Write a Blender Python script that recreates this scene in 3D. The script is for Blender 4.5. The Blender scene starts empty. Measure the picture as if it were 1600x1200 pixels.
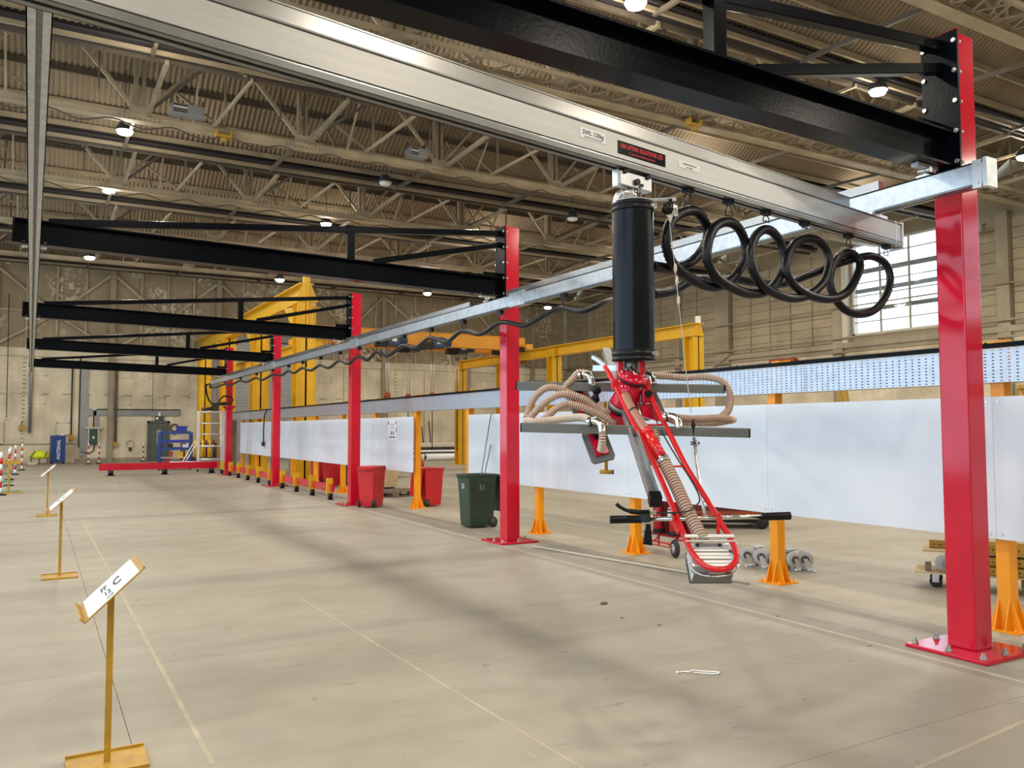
import bpy, bmesh, math, random
from math import sin, cos, pi, radians, atan2, sqrt
from mathutils import Vector, Matrix
random.seed(7)
V = Vector
S = bpy.context.scene
COL = S.collection

# ------------------------------------------------------------------ camera
cd = bpy.data.cameras.new('camera')
cd.sensor_width = 36.0
cd.lens = 1285.0 / 1600.0 * 36.0
cd.clip_end = 400
cam = bpy.data.objects.new('camera', cd)
COL.objects.link(cam)
cam.matrix_world = (Matrix.Translation((0, 0, 1.75)) @ Matrix.Rotation(radians(-29.95), 4, 'Z')
                    @ Matrix.Rotation(radians(93.131), 4, 'X') @ Matrix.Rotation(radians(-0.104), 4, 'Z'))
S.camera = cam

# ------------------------------------------------------------------ world / view
w = bpy.data.worlds.new('sky'); S.world = w; w.use_nodes = True
nt = w.node_tree; nt.nodes.clear()
out = nt.nodes.new('ShaderNodeOutputWorld'); bg = nt.nodes.new('ShaderNodeBackground')
bg.inputs['Color'].default_value = (0.64, 0.81, 1.0, 1); bg.inputs['Strength'].default_value = 4.2
nt.links.new(bg.outputs[0], out.inputs[0])
S.view_settings.view_transform = 'Standard'; S.view_settings.look = 'None'
S.view_settings.gamma = 1.0; S.view_settings.use_curve_mapping = False
S.view_settings.exposure = 0.0
S.cycles.max_bounces = 8; S.cycles.diffuse_bounces = 5; S.cycles.glossy_bounces = 3
S.cycles.sample_clamp_indirect = 6.0

LAMP_W = 680.0
LAMP_UP = 130.0
LAMP_COL = (1.0, 0.92, 0.78)

# ------------------------------------------------------------------ materials
def mat(name, col, rough=0.5, metal=0.0, var=0.0, scale=4.0, bump=0.0, col2=None, spec=0.5, coat=0.0, bscale=None, stretch=None):
    m = bpy.data.materials.new(name); m.use_nodes = True
    n = m.node_tree.nodes; l = m.node_tree.links
    b = n['Principled BSDF']
    b.inputs['Base Color'].default_value = (*col, 1); b.inputs['Roughness'].default_value = rough
    b.inputs['Metallic'].default_value = metal; b.inputs['Specular IOR Level'].default_value = spec
    if coat: b.inputs['Coat Weight'].default_value = coat; b.inputs['Coat Roughness'].default_value = 0.08
    tc = n.new('ShaderNodeTexCoord'); src = tc.outputs['Object']
    if stretch:
        mp = n.new('ShaderNodeMapping'); mp.inputs['Scale'].default_value = stretch
        l.new(src, mp.inputs[0]); src = mp.outputs[0]
    if var or col2:
        t = n.new('ShaderNodeTexNoise'); t.inputs['Scale'].default_value = scale; t.inputs['Detail'].default_value = 6
        l.new(src, t.inputs['Vector'])
        r = n.new('ShaderNodeMapRange'); r.inputs[1].default_value = 0.3; r.inputs[2].default_value = 0.7
        l.new(t.outputs[0], r.inputs[0])
        mx = n.new('ShaderNodeMix'); mx.data_type = 'RGBA'
        c2 = col2 or tuple(c * (1 - var) for c in col)
        c1 = col if col2 else tuple(min(1, c * (1 + var)) for c in col)
        mx.inputs[6].default_value = (*c1, 1); mx.inputs[7].default_value = (*c2, 1)
        l.new(r.outputs[0], mx.inputs[0]); l.new(mx.outputs[2], b.inputs['Base Color'])
    if bump:
        t2 = n.new('ShaderNodeTexNoise'); t2.inputs['Scale'].default_value = bscale or scale * 6; t2.inputs['Detail'].default_value = 5
        l.new(src, t2.inputs['Vector'])
        bp = n.new('ShaderNodeBump'); bp.inputs['Strength'].default_value = bump; bp.inputs['Distance'].default_value = 0.02
        l.new(t2.outputs[0], bp.inputs['Height']); l.new(bp.outputs[0], b.inputs['Normal'])
    return m

def emat(name, col, s):
    m = bpy.data.materials.new(name); m.use_nodes = True
    b = m.node_tree.nodes['Principled BSDF']
    b.inputs['Base Color'].default_value = (*col, 1)
    b.inputs['Emission Color'].default_value = (*col, 1); b.inputs['Emission Strength'].default_value = s
    return m

M = {}
M['red'] = mat('red_paint', (0.55, 0.008, 0.030), 0.11, var=0.06, scale=1.5, spec=0.45)
M['redtube'] = mat('red_tube_paint', (0.66, 0.014, 0.018), 0.2, var=0.05, scale=2)
M['red2'] = mat('red_plastic', (0.52, 0.012, 0.016), 0.38, var=0.08, scale=3)
M['darkred'] = mat('dark_red_paint', (0.22, 0.012, 0.018), 0.4, var=0.15, scale=3)
M['black'] = mat('black_paint', (0.002, 0.003, 0.005), 0.2, var=0.2, scale=6, bump=0.03, bscale=40, spec=0.08)
M['blackmatte'] = mat('black_rubber', (0.0045, 0.0055, 0.008), 0.36, var=0.2, scale=8, spec=0.25)
M['lifttube'] = mat('black_lifter_fabric', (0.004, 0.006, 0.009), 0.26, var=0.2, scale=5, spec=0.2)
M['steel'] = mat('zinc_steel', (0.62, 0.63, 0.64), 0.32, metal=0.85, var=0.12, scale=9)
M['chrome'] = mat('chrome', (0.75, 0.75, 0.74), 0.14, metal=1.0)
M['galv'] = mat('galvanised_steel', (0.50, 0.53, 0.57), 0.30, metal=0.75, var=0.16, scale=14, bump=0.02)
M['alu'] = mat('satin_aluminium', (0.46, 0.455, 0.44), 0.36, metal=0.6, var=0.06, scale=3, stretch=(0.6, 8, 8))
M['alutop'] = mat('bright_aluminium', (0.44, 0.435, 0.42), 0.22, metal=0.85, var=0.06, scale=5)
M['seam'] = mat('dark_groove', (0.015, 0.014, 0.013), 0.6)
M['greyframe'] = mat('grey_anodised', (0.20, 0.21, 0.20), 0.35, metal=0.6, var=0.1, scale=5)
M['yellow'] = mat('crane_yellow', (0.72, 0.40, 0.008), 0.38, var=0.08, scale=2)
M['standyellow'] = mat('worn_yellow_paint', (0.52, 0.29, 0.015), 0.5, col2=(0.36, 0.2, 0.03), scale=14)
M['orange'] = mat('post_orange', (0.82, 0.30, 0.003), 0.35, var=0.06, scale=3)
M['cranebeam'] = mat('crane_orange', (0.80, 0.34, 0.01), 0.4, var=0.08, scale=2)
M['panel'] = mat('white_sheet', (0.68, 0.72, 0.79), 0.18, var=0.04, scale=1.3, spec=0.5, bump=0.012, bscale=1.6)
M['white'] = mat('white_plastic', (0.8, 0.8, 0.78), 0.4)
M['paper'] = mat('paper', (0.82, 0.83, 0.86), 0.6)
M['ink'] = mat('ink', (0.02, 0.02, 0.03), 0.6)
M['greyink'] = mat('grey_ink', (0.2, 0.21, 0.26), 0.6)
M['redink'] = mat('red_ink', (0.75, 0.03, 0.03), 0.5)
M['hose'] = mat('cream_hose', (0.62, 0.52, 0.42), 0.4)
M['hosewire'] = mat('copper_spiral', (0.30, 0.15, 0.10), 0.4)
M['copper'] = mat('copper_hose', (0.38, 0.19, 0.13), 0.28)
M['greenbin'] = mat('dark_green_plastic', (0.018, 0.042, 0.026), 0.42, var=0.2, scale=5)
M['tyre'] = mat('tyre_rubber', (0.016, 0.016, 0.016), 0.7)
M['padgrey'] = mat('pad_foam', (0.13, 0.13, 0.135), 0.6)
M['bolt'] = mat('dull_bolt', (0.26, 0.26, 0.26), 0.35, metal=0.7)
M['brightalu'] = mat('cast_aluminium', (0.74, 0.73, 0.71), 0.3, metal=0.5, var=0.06)
M['darkhub'] = mat('dark_hub', (0.04, 0.04, 0.04), 0.5)
M['hub'] = mat('grey_hub', (0.28, 0.27, 0.27), 0.5)
M['castergrey'] = mat('caster_wheel_grey', (0.42, 0.41, 0.40), 0.45, var=0.1, scale=9)
M['wood'] = mat('pine_wood', (0.50, 0.36, 0.20), 0.7, var=0.2, scale=6, stretch=(1, 8, 8))
M['darkwood'] = mat('weathered_wood', (0.17, 0.115, 0.075), 0.8, var=0.25, scale=6)
M['ply'] = mat('plywood', (0.20, 0.14, 0.10), 0.7, var=0.15, scale=3)
M['blue'] = mat('blue_paint', (0.010, 0.045, 0.20), 0.4, var=0.1, scale=3)
M['royal'] = mat('royal_blue', (0.012, 0.03, 0.30), 0.4)
M['hiviz'] = mat('hi_viz_yellow', (0.62, 0.72, 0.02), 0.7, var=0.2, scale=9)
M['truss'] = mat('truss_paint', (0.30, 0.24, 0.155), 0.55, var=0.22, scale=1.2, bump=0.1)
M['chord'] = mat('chord_paint', (0.40, 0.325, 0.21), 0.55, var=0.25, scale=1.0, bump=0.1)
M['trussdark'] = mat('brace_paint_and_shade', (0.09, 0.07, 0.05), 0.6, var=0.2, scale=2)
M['sheet'] = mat('corrugated_sheet', (0.27, 0.21, 0.135), 0.8, col2=(0.19, 0.145, 0.092), scale=0.55, bump=0.1, stretch=(1, .35, .35))
M['gutter'] = mat('dark_gutter', (0.03, 0.025, 0.026), 0.7)
M['ductgrey'] = mat('duct_grey', (0.26, 0.27, 0.28), 0.45, metal=0.4, var=0.08)
M['doorgreen'] = mat('door_green', (0.085, 0.10, 0.08), 0.5, var=0.1)
M['boxgreen'] = mat('fuse_box_green', (0.03, 0.06, 0.045), 0.5)
M['cream'] = mat('cream_board', (0.55, 0.5, 0.4), 0.6)
M['shutter'] = mat('shutter_steel', (0.32, 0.33, 0.34), 0.4, metal=0.4, var=0.06)
M['motor'] = mat('hoist_blue', (0.02, 0.05, 0.12), 0.4)
M['rust'] = mat('orange_rust', (0.30, 0.06, 0.02), 0.7, var=0.3, scale=6)
M['matgreen'] = mat('green_mat', (0.06, 0.22, 0.15), 0.7)
M['membrane'] = mat('black_membrane', (0.02, 0.02, 0.02), 0.35)
M['line'] = mat('worn_line_paint', (0.46, 0.40, 0.29), 0.7, col2=(0.36, 0.31, 0.23), scale=5)
M['darkline'] = mat('grey_floor_stripe', (0.23, 0.21, 0.18), 0.65, col2=(0.29, 0.26, 0.215), scale=3)
M['lampbody'] = mat('lamp_housing', (0.05, 0.05, 0.05), 0.5)
M['glow'] = emat('lamp_lens', (1.0, 0.9, 0.72), 40.0)
M['wirebox'] = mat('heater_grey', (0.28, 0.29, 0.28), 0.5)
M['maroon'] = mat('maroon_paint', (0.10, 0.014, 0.02), 0.5)

def glass():
    m = bpy.data.materials.new('window_glass'); m.use_nodes = True
    n = m.node_tree.nodes; l = m.node_tree.links; n.clear()
    o = n.new('ShaderNodeOutputMaterial'); mx = n.new('ShaderNodeMixShader')
    t = n.new('ShaderNodeBsdfTransparent'); t.inputs[0].default_value = (0.93, 0.95, 0.95, 1)
    g = n.new('ShaderNodeBsdfGlossy'); g.inputs[1].default_value = 0.05
    mx.inputs[0].default_value = 0.06
    l.new(t.outputs[0], mx.inputs[1]); l.new(g.outputs[0], mx.inputs[2]); l.new(mx.outputs[0], o.inputs[0])
    return m
M['glass'] = glass()

def concrete_floor():
    m = bpy.data.materials.new('concrete_floor'); m.use_nodes = True
    n = m.node_tree.nodes; l = m.node_tree.links; b = n['Principled BSDF']
    tc = n.new('ShaderNodeTexCoord')
    g = n.new('ShaderNodeNewGeometry')
    def noise(sc, det=6, st=None, rough=0.55):
        t = n.new('ShaderNodeTexNoise'); t.inputs['Scale'].default_value = sc; t.inputs['Detail'].default_value = det
        t.inputs['Roughness'].default_value = rough
        if st:
            mp = n.new('ShaderNodeMapping'); mp.inputs['Scale'].default_value = st[0]; mp.inputs['Rotation'].default_value = (0, 0, st[1])
            l.new(g.outputs['Position'], mp.inputs[0]); l.new(mp.outputs[0], t.inputs['Vector'])
        else: l.new(g.outputs['Position'], t.inputs['Vector'])
        return t.outputs[0]
    def mr(s, a, c, x=0.0, y=1.0):
        r = n.new('ShaderNodeMapRange'); r.inputs[1].default_value = a; r.inputs[2].default_value = c
        r.inputs[3].default_value = x; r.inputs[4].default_value = y
        l.new(s, r.inputs[0]); return r.outputs[0]
    def mix(f, a, c):
        x = n.new('ShaderNodeMix'); x.data_type = 'RGBA'
        if isinstance(f, float): x.inputs[0].default_value = f
        else: l.new(f, x.inputs[0])
        for i, q in ((6, a), (7, c)):
            if isinstance(q, tuple): x.inputs[i].default_value = (*q, 1)
            else: l.new(q, x.inputs[i])
        return x.outputs[2]
    c = mix(mr(noise(0.45), 0.35, 0.68), (0.355, 0.322, 0.258), (0.315, 0.284, 0.226))
    c = mix(mr(noise(2.2, 8), 0.42, 0.75, 0, 0.5), c, (0.27, 0.235, 0.18))
    c = mix(mr(noise(1.0, 5, ((0.25, 3.5, 1), 0.05)), 0.5, 0.8, 0, 0.45), c, (0.235, 0.205, 0.16))
    c = mix(mr(noise(1.0, 4, ((0.12, 1.3, 1), 1.35)), 0.54, 0.76, 0, 0.5), c, (0.235, 0.205, 0.165))
    c = mix(mr(noise(38, 4), 0.62, 0.78, 0, 0.35), c, (0.18, 0.15, 0.12))
    c = mix(mr(noise(7, 3), 0.70, 0.73, 0, 0.6), c, (0.14, 0.12, 0.10))
    c = mix(mr(noise(3.0, 4, ((0.6, 5.0, 1), 0.3)), 0.66, 0.70, 0, 0.5), c, (0.17, 0.15, 0.13))
    c = mix(mr(noise(4.0, 3, ((5.0, 0.5, 1), 0.5)), 0.70, 0.73, 0, 0.35), c, (0.46, 0.42, 0.34))
    l.new(c, b.inputs['Base Color'])
    l.new(mr(noise(1.3, 5), 0.3, 0.7, 0.42, 0.66), b.inputs['Roughness'])
    b.inputs['Specular IOR Level'].default_value = 0.35
    bp = n.new('ShaderNodeBump'); bp.inputs['Strength'].default_value = 0.15; bp.inputs['Distance'].default_value = 0.004
    l.new(noise(25, 6), bp.inputs['Height']); l.new(bp.outputs[0], b.inputs['Normal'])
    return m
M['floor'] = concrete_floor()

def wall_mat(name, base, dark, peel, thr, psc=2.2, vsc=0.7):
    """plaster or painted sheet with water stains and flaked paint"""
    m = bpy.data.materials.new(name); m.use_nodes = True
    n = m.node_tree.nodes; l = m.node_tree.links; b = n['Principled BSDF']; b.inputs['Roughness'].default_value = 0.8
    g = n.new('ShaderNodeNewGeometry')
    def noise(sc, det=6, st=None):
        t = n.new('ShaderNodeTexNoise'); t.inputs['Scale'].default_value = sc; t.inputs['Detail'].default_value = det
        src = g.outputs['Position']
        if st:
            mp = n.new('ShaderNodeMapping'); mp.inputs['Scale'].default_value = st; l.new(src, mp.inputs[0]); src = mp.outputs[0]
        l.new(src, t.inputs['Vector']); return t.outputs[0]
    def mr(s, a, c, y=1.0):
        r = n.new('ShaderNodeMapRange'); r.inputs[1].default_value = a; r.inputs[2].default_value = c; r.inputs[4].default_value = y
        l.new(s, r.inputs[0]); return r.outputs[0]
    def mix(f, a, c):
        x = n.new('ShaderNodeMix'); x.data_type = 'RGBA'; l.new(f, x.inputs[0])
        for i, q in ((6, a), (7, c)):
            if isinstance(q, tuple): x.inputs[i].default_value = (*q, 1)
            else: l.new(q, x.inputs[i])
        return x.outputs[2]
    c = mix(mr(noise(vsc), 0.35, 0.7), base, dark)
    c = mix(mr(noise(1.0, 5, (2.5, 2.5, 0.25)), 0.5, 0.78, 0.6), c, dark)
    c = mix(mr(noise(5.0, 8), 0.5, 0.72, 0.5), c, tuple(q * 0.72 for q in base))
    if thr < 1:
        mu = n.new('ShaderNodeMath'); mu.operation = 'MULTIPLY'
        l.new(mr(noise(0.45, 3), 0.52, 0.62), mu.inputs[0]); l.new(mr(noise(psc * 3.2, 5), thr, thr + 0.03), mu.inputs[1])
        c = mix(mu.outputs[0], c, peel)
    l.new(c, b.inputs['Base Color'])
    bp = n.new('ShaderNodeBump'); bp.inputs['Strength'].default_value = 0.3; bp.inputs['Distance'].default_value = 0.01
    l.new(noise(8, 6), bp.inputs['Height']); l.new(bp.outputs[0], b.inputs['Normal'])
    return m
M['walllow'] = wall_mat('aged_concrete_wall', (0.76, 0.67, 0.50), (0.47, 0.40, 0.285), (0.62, 0.57, 0.46), 0.60)
M['wallup'] = wall_mat('flaking_wall_sheet', (0.36, 0.29, 0.185), (0.26, 0.205, 0.13), (0.62, 0.55, 0.42), 0.52, 1.6)
M['wallright'] = wall_mat('stained_boards', (0.40, 0.33, 0.22), (0.28, 0.23, 0.15), (0.5, 0.45, 0.35), 2)
M['pier'] = wall_mat('stained_pier', (0.36, 0.31, 0.22), (0.24, 0.20, 0.14), (0.5, 0.45, 0.35), 2)

def perforated():
    """galvanised sheet with rows of punched slots that let light through"""
    m = bpy.data.materials.new('perforated_galvanised'); m.use_nodes = True
    n = m.node_tree.nodes; l = m.node_tree.links; b = n['Principled BSDF']; o = n['Material Output']
    b.inputs['Metallic'].default_value = 0.7; b.inputs['Roughness'].default_value = 0.33
    tc = n.new('ShaderNodeTexCoord'); sp = n.new('ShaderNodeSeparateXYZ'); l.new(tc.outputs['Object'], sp.inputs[0])
    t = n.new('ShaderNodeTexNoise'); t.inputs['Scale'].default_value = 12; l.new(tc.outputs['Object'], t.inputs['Vector'])
    mx = n.new('ShaderNodeMix'); mx.data_type = 'RGBA'
    mx.inputs[6].default_value = (0.56, 0.60, 0.66, 1); mx.inputs[7].default_value = (0.38, 0.41, 0.46, 1)
    l.new(t.outputs[0], mx.inputs[0]); l.new(mx.outputs[2], b.inputs['Base Color'])
    def slot(s, period, width):
        a = n.new('ShaderNodeMath'); a.operation = 'MULTIPLY'; a.inputs[1].default_value = 1 / period; l.new(s, a.inputs[0])
        f = n.new('ShaderNodeMath'); f.operation = 'FRACT'; l.new(a.outputs[0], f.inputs[0])
        c = n.new('ShaderNodeMath'); c.operation = 'LESS_THAN'; c.inputs[1].default_value = width / period; l.new(f.outputs[0], c.inputs[0])
        return c.outputs[0]
    mu = n.new('ShaderNodeMath'); mu.operation = 'MULTIPLY'
    l.new(slot(sp.outputs['Y'], 0.070, 0.022), mu.inputs[0]); l.new(slot(sp.outputs['Z'], 0.030, 0.009), mu.inputs[1])
    tr = n.new('ShaderNodeBsdfTransparent'); ms = n.new('ShaderNodeMixShader')
    l.new(mu.outputs[0], ms.inputs[0]); l.new(b.outputs[0], ms.inputs[1]); l.new(tr.outputs[0], ms.inputs[2]); l.new(ms.outputs[0], o.inputs[0])
    return m
M['perf'] = perforated()

# ------------------------------------------------------------------ mesh helpers
class MB:
    def __init__(s): s.v = []; s.f = []; s.m = []; s.s = []
    def add(s, vs, fs, mi=0, sm=False):
        k = len(s.v); s.v += [tuple(p) for p in vs]
        for f in fs: s.f.append([i + k for i in f]); s.m.append(mi); s.s.append(sm)
        return s
    def box(s, x0, x1, y0, y1, z0, z1, mi=0):
        if x0 > x1: x0, x1 = x1, x0
        if y0 > y1: y0, y1 = y1, y0
        if z0 > z1: z0, z1 = z1, z0
        return s.add([(x0, y0, z0), (x1, y0, z0), (x1, y1, z0), (x0, y1, z0), (x0, y0, z1), (x1, y0, z1), (x1, y1, z1), (x0, y1, z1)],
                     [(3, 2, 1, 0), (4, 5, 6, 7), (0, 1, 5, 4), (1, 2, 6, 5), (2, 3, 7, 6), (3, 0, 4, 7)], mi)
    def obox(s, c, e1, e2, e3, a, b_, d, mi=0):
        c = V(c); e1 = V(e1).normalized() * a / 2; e2 = V(e2).normalized() * b_ / 2; e3 = V(e3).normalized() * d / 2
        if e1.cross(e2).dot(e3) < 0: e1 = -e1
        vs = [c + e1 * i + e2 * j + e3 * k for k in (-1, 1) for (i, j) in ((-1, -1), (1, -1), (1, 1), (-1, 1))]
        return s.add(vs, [(3, 2, 1, 0), (4, 5, 6, 7), (0, 1, 5, 4), (1, 2, 6, 5), (2, 3, 7, 6), (3, 0, 4, 7)], mi)
    def frame(s, a, b_, up=(0, 0, 1)):
        a = V(a); b_ = V(b_); d = (b_ - a).normalized(); u = V(up)
        if abs(d.dot(u.normalized())) > 0.98: u = V((0, 1, 0)) if abs(d.y) < 0.9 else V((1, 0, 0))
        side = d.cross(u).normalized(); u2 = side.cross(d).normalized()
        return a, b_, d, side, u2
    def bar(s, a, b_, w, h, up=(0, 0, 1), mi=0):
        a, b_, d, sd, u = s.frame(a, b_, up)
        return s.obox((a + b_) / 2, sd, d, u, w, (b_ - a).length, h, mi)
    def ibeam(s, a, b_, h, w, tf, tw, up=(0, 0, 1), mi=0):
        a, b_, d, sd, u = s.frame(a, b_, up); L = (b_ - a).length; c = (a + b_) / 2
        s.obox(c + u * (h - tf) / 2, sd, d, u, w, L, tf, mi); s.obox(c - u * (h - tf) / 2, sd, d, u, w, L, tf, mi)
        return s.obox(c, sd, d, u, tw, L, h - 2 * tf, mi)
    def prism(s, poly, vec, mi=0):
        n = len(poly); p = [V(q) for q in poly]; e = V(vec)
        nn = V((0, 0, 0))
        for i in range(n): nn += p[i].cross(p[(i + 1) % n])
        if nn.dot(e) > 0: p = p[::-1]
        vs = p + [q + e for q in p]
        fs = [tuple(range(n)), tuple(range(2 * n - 1, n - 1, -1))] + [(i, i + n, (i + 1) % n + n, (i + 1) % n) for i in range(n)]
        return s.add(vs, fs, mi)
    def tube(s, pts, r, n=8, caps=True, mi=0, closed=False, mseq=None, sm=True):
        P = [V(p) for p in pts]; N = len(P)
        R = r if isinstance(r, (list, tuple)) else [r] * N
        T = []
        for i in range(N):
            if closed: t = P[(i + 1) % N] - P[i - 1]
            else: t = P[min(i + 1, N - 1)] - P[max(i - 1, 0)]
            T.append(t.normalized() if t.length > 1e-9 else V((0, 0, 1)))
        u = T[0].orthogonal().normalized(); vs = []
        for i in range(N):
            u = (u - T[i] * u.dot(T[i])); u = u.normalized() if u.length > 1e-6 else T[i].orthogonal().normalized()
            w_ = T[i].cross(u)
            for k in range(n):
                a = 2 * pi * k / n; vs.append(P[i] + (u * cos(a) + w_ * sin(a)) * R[i])
        base = len(s.v); s.v += [tuple(p) for p in vs]
        for i in range(N if closed else N - 1):
            j = (i + 1) % N
            for k in range(n):
                k2 = (k + 1) % n
                s.f.append([base + i * n + k, base + i * n + k2, base + j * n + k2, base + j * n + k])
                s.m.append(mseq[i] if mseq else mi); s.s.append(sm)
        if caps and not closed:
            s.f.append([base + k for k in range(n)][::-1]); s.m.append(mi); s.s.append(False)
            s.f.append([base + (N - 1) * n + k for k in range(n)]); s.m.append(mi); s.s.append(False)
        return s
    def cyl(s, a, b_, r, n=16, mi=0): return s.tube([a, b_], r, n, mi=mi)
    def hose(s, pts, r, pitch, dr, n=8, alt=False, sub=8):
        P = smooth(pts, sub); P = resample(P, pitch / 2.0)
        R = [r if (i % 2) else r - dr for i in range(len(P))]
        if alt:
            P2 = []; R2 = []; q = []
            for i in range(len(P) - 1):
                P2 += [P[i], P[i].lerp(P[i + 1], 0.55)]; big = i % 2 == 0
                R2 += [r - (0 if big else dr)] * 2; q += [0 if big else 1, 1 if big else 0]
            return s.tube(P2, R2, n, mseq=q)
        return s.tube(P, R, n)
    def lathe(s, prof, n=24, base=(0, 0, 0), axis=(0, 0, 1), mi=0, sm=True):
        ax = V(axis).normalized(); b0 = V(base); e = ax.orthogonal().normalized(); g = ax.cross(e)
        k0 = len(s.v)
        for (r, z) in prof:
            for k in range(n):
                a = 2 * pi * k / n; s.v.append(tuple(b0 + ax * z + (e * cos(a) + g * sin(a)) * max(r, 1e-4)))
        for i in range(len(prof) - 1):
            for k in range(n):
                k2 = (k + 1) % n
                s.f.append([k0 + i * n + k, k0 + i * n + k2, k0 + (i + 1) * n + k2, k0 + (i + 1) * n + k]); s.m.append(mi); s.s.append(sm)
        s.f.append([k0 + k for k in range(n)][::-1]); s.m.append(mi); s.s.append(False)
        q = k0 + (len(prof) - 1) * n
        s.f.append([q + k for k in range(n)]); s.m.append(mi); s.s.append(False)
        return s
    def torus(s, c, axis, R, r, n=20, k=8, mi=0):
        ax = V(axis).normalized(); e = ax.orthogonal().normalized(); g = ax.cross(e)
        return s.tube([V(c) + (e * cos(2 * pi * i / n) + g * sin(2 * pi * i / n)) * R for i in range(n)], r, k, closed=True, mi=mi)
    def build(s, name, m, parent=None, world=False, bevel=0.0, kind=None):
        me = bpy.data.meshes.new(name); me.from_pydata(s.v, [], s.f)
        ms = m if isinstance(m, (list, tuple)) else [m]
        for q in ms: me.materials.append(M[q])
        me.polygons.foreach_set('material_index', s.m); me.polygons.foreach_set('use_smooth', s.s)
        me.update()
        o = bpy.data.objects.new(name, me); COL.objects.link(o)
        if parent is not None:
            o.parent = parent
            if world and parent.type == 'EMPTY': o.matrix_parent_inverse = parent.matrix_basis.inverted()
        if bevel:
            b = o.modifiers.new('bevel', 'BEVEL'); b.width = bevel; b.segments = 2; b.limit_method = 'ANGLE'
        if kind: o['kind'] = kind
        return o

def smooth(pts, sub=8, closed=False):
    P = [V(p) for p in pts]; N = len(P); o = []
    if N < 3: return P
    for i in range(N - 1):
        p0 = P[max(i - 1, 0)]; p1 = P[i]; p2 = P[i + 1]; p3 = P[min(i + 2, N - 1)]
        for k in range(sub):
            t = k / sub
            o.append(0.5 * ((2 * p1) + (p2 - p0) * t + (2 * p0 - 5 * p1 + 4 * p2 - p3) * t * t + (3 * p1 - p0 - 3 * p2 + p3) * t ** 3))
    o.append(P[-1]); return o
def resample(P, step):
    L = [0.0]
    for i in range(1, len(P)): L.append(L[-1] + (P[i] - P[i - 1]).length)
    n = max(2, int(L[-1] / step)); o = []; j = 0
    for i in range(n + 1):
        d = L[-1] * i / n
        while j < len(P) - 2 and L[j + 1] < d: j += 1
        seg = L[j + 1] - L[j]; o.append(P[j].lerp(P[j + 1], (d - L[j]) / seg if seg > 1e-9 else 0))
    return o

def thing(name, label, cat, loc=(0, 0, 0), rz=0.0, group=None):
    o = bpy.data.objects.new(name, None); COL.objects.link(o)
    o.empty_display_size = 0.1; o.location = loc; o.rotation_euler = (0, 0, rz)
    o.matrix_basis = Matrix.Translation(loc) @ Matrix.Rotation(rz, 4, 'Z')
    return tag(o, label, cat, group)
def tag(o, label, cat, group=None):
    o['label'] = label; o['category'] = cat
    if group: o['group'] = group
    return o
def struct(o): o['kind'] = 'structure'; return o
def kids(o): return [c for c in CH.get(o.name, [])]
def copy_tree(root, loc, rz=None, label=None):
    ch = {}
    for q in list(COL.objects):
        if q.parent: ch.setdefault(q.parent.name, []).append(q)
    def rec(o, par):
        c = o.copy(); COL.objects.link(c)
        if par is not None: c.parent = par; c.matrix_parent_inverse = o.matrix_parent_inverse.copy()
        for k in ch.get(o.name, []): rec(k, c)
        return c
    r = rec(root, None); r.location = loc
    if rz is not None: r.rotation_euler = (0, 0, rz)
    if label: r['label'] = label
    return r

def text(s, size, name, m, parent, loc, rot, sx=1.0, depth=0.0006, align='CENTER', shear=0.0, bold=0.012):
    c = bpy.data.curves.new(name, 'FONT'); c.body = s; c.size = size; c.align_x = align; c.align_y = 'CENTER'; c.extrude = depth; c.shear = shear
    c.resolution_u = 2; c.offset = size * bold
    t = bpy.data.objects.new(name, c); COL.objects.link(t)
    dg = bpy.context.evaluated_depsgraph_get()
    me = bpy.data.meshes.new_from_object(t.evaluated_get(dg)); bpy.data.objects.remove(t)
    me.materials.clear(); me.materials.append(M[m])
    o = bpy.data.objects.new(name, me); COL.objects.link(o); o.parent = parent
    o.location = loc; o.rotation_euler = rot; o.scale = (sx, 1, 1)
    return o
# ================================================================== THE HALL
XL, XR, YB, YF = -9.0, 33.3, -14.0, 50.0
# floor: a dark bed under separately cast slabs, open joints between them
fl = MB().box(XL, XR, YB, YF, -0.3, -0.03).build('floor', 'gutter'); struct(fl)
sx = [XL, -5.5, 0.5, 6.62, 12.7, 18.8, 24.9, XR]
sy = [YB, -10.7, -7.2, -3.7, -0.3, 3.08, 6.76, 9.95, 13.4, 16.8, 20.2, 23.6, 27.0, 30.4, 33.8, 37.2, 40.6, 44.0, 47.2, YF]
for i in range(len(sx) - 1):
    for j in range(len(sy) - 1):
        g = 0.0018
        MB().box(sx[i] + g, sx[i + 1] - g, sy[j] + g, sy[j + 1] - g, -0.03, 0.0).build('floor_slab', 'floor', fl)
# painted lines on the slab
tn = 0
def line(a, b, wd, m='line', z=0.0012):
    global tn; tn += 1
    d = (V(b) - V(a)); L = d.length; d.normalize(); sd = V((-d.y, d.x, 0)) * wd / 2
    a3, b3 = V((*a, 0)), V((*b, 0))
    o = MB().prism([a3 - sd, b3 - sd, b3 + sd, a3 + sd], (0, 0, z), 0).build('trim_%d' % tn, m); struct(o)
V2 = lambda p: V((p[0], p[1], 0))
def line(a, b, wd, m='line', z=0.0012):
    global tn; tn += 1
    a3, b3 = V((a[0], a[1], 0)), V((b[0], b[1], 0)); d = (b3 - a3).normalized(); sd = V((-d.y, d.x, 0)) * wd / 2
    struct(MB().prism([a3 - sd, b3 - sd, b3 + sd, a3 + sd], (0, 0, z)).build('trim_%d' % tn, m))
line((0.79, 18.2), (0.84, 4.6), 0.030)
line((2.41, 8.6), (2.50, 2.4), 0.020)
line((6.46, 30.0), (5.90, 1.5), 0.045)
line((6.34, 30.0), (6.00, 1.5), 0.42, 'darkline', 0.0006)
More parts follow.
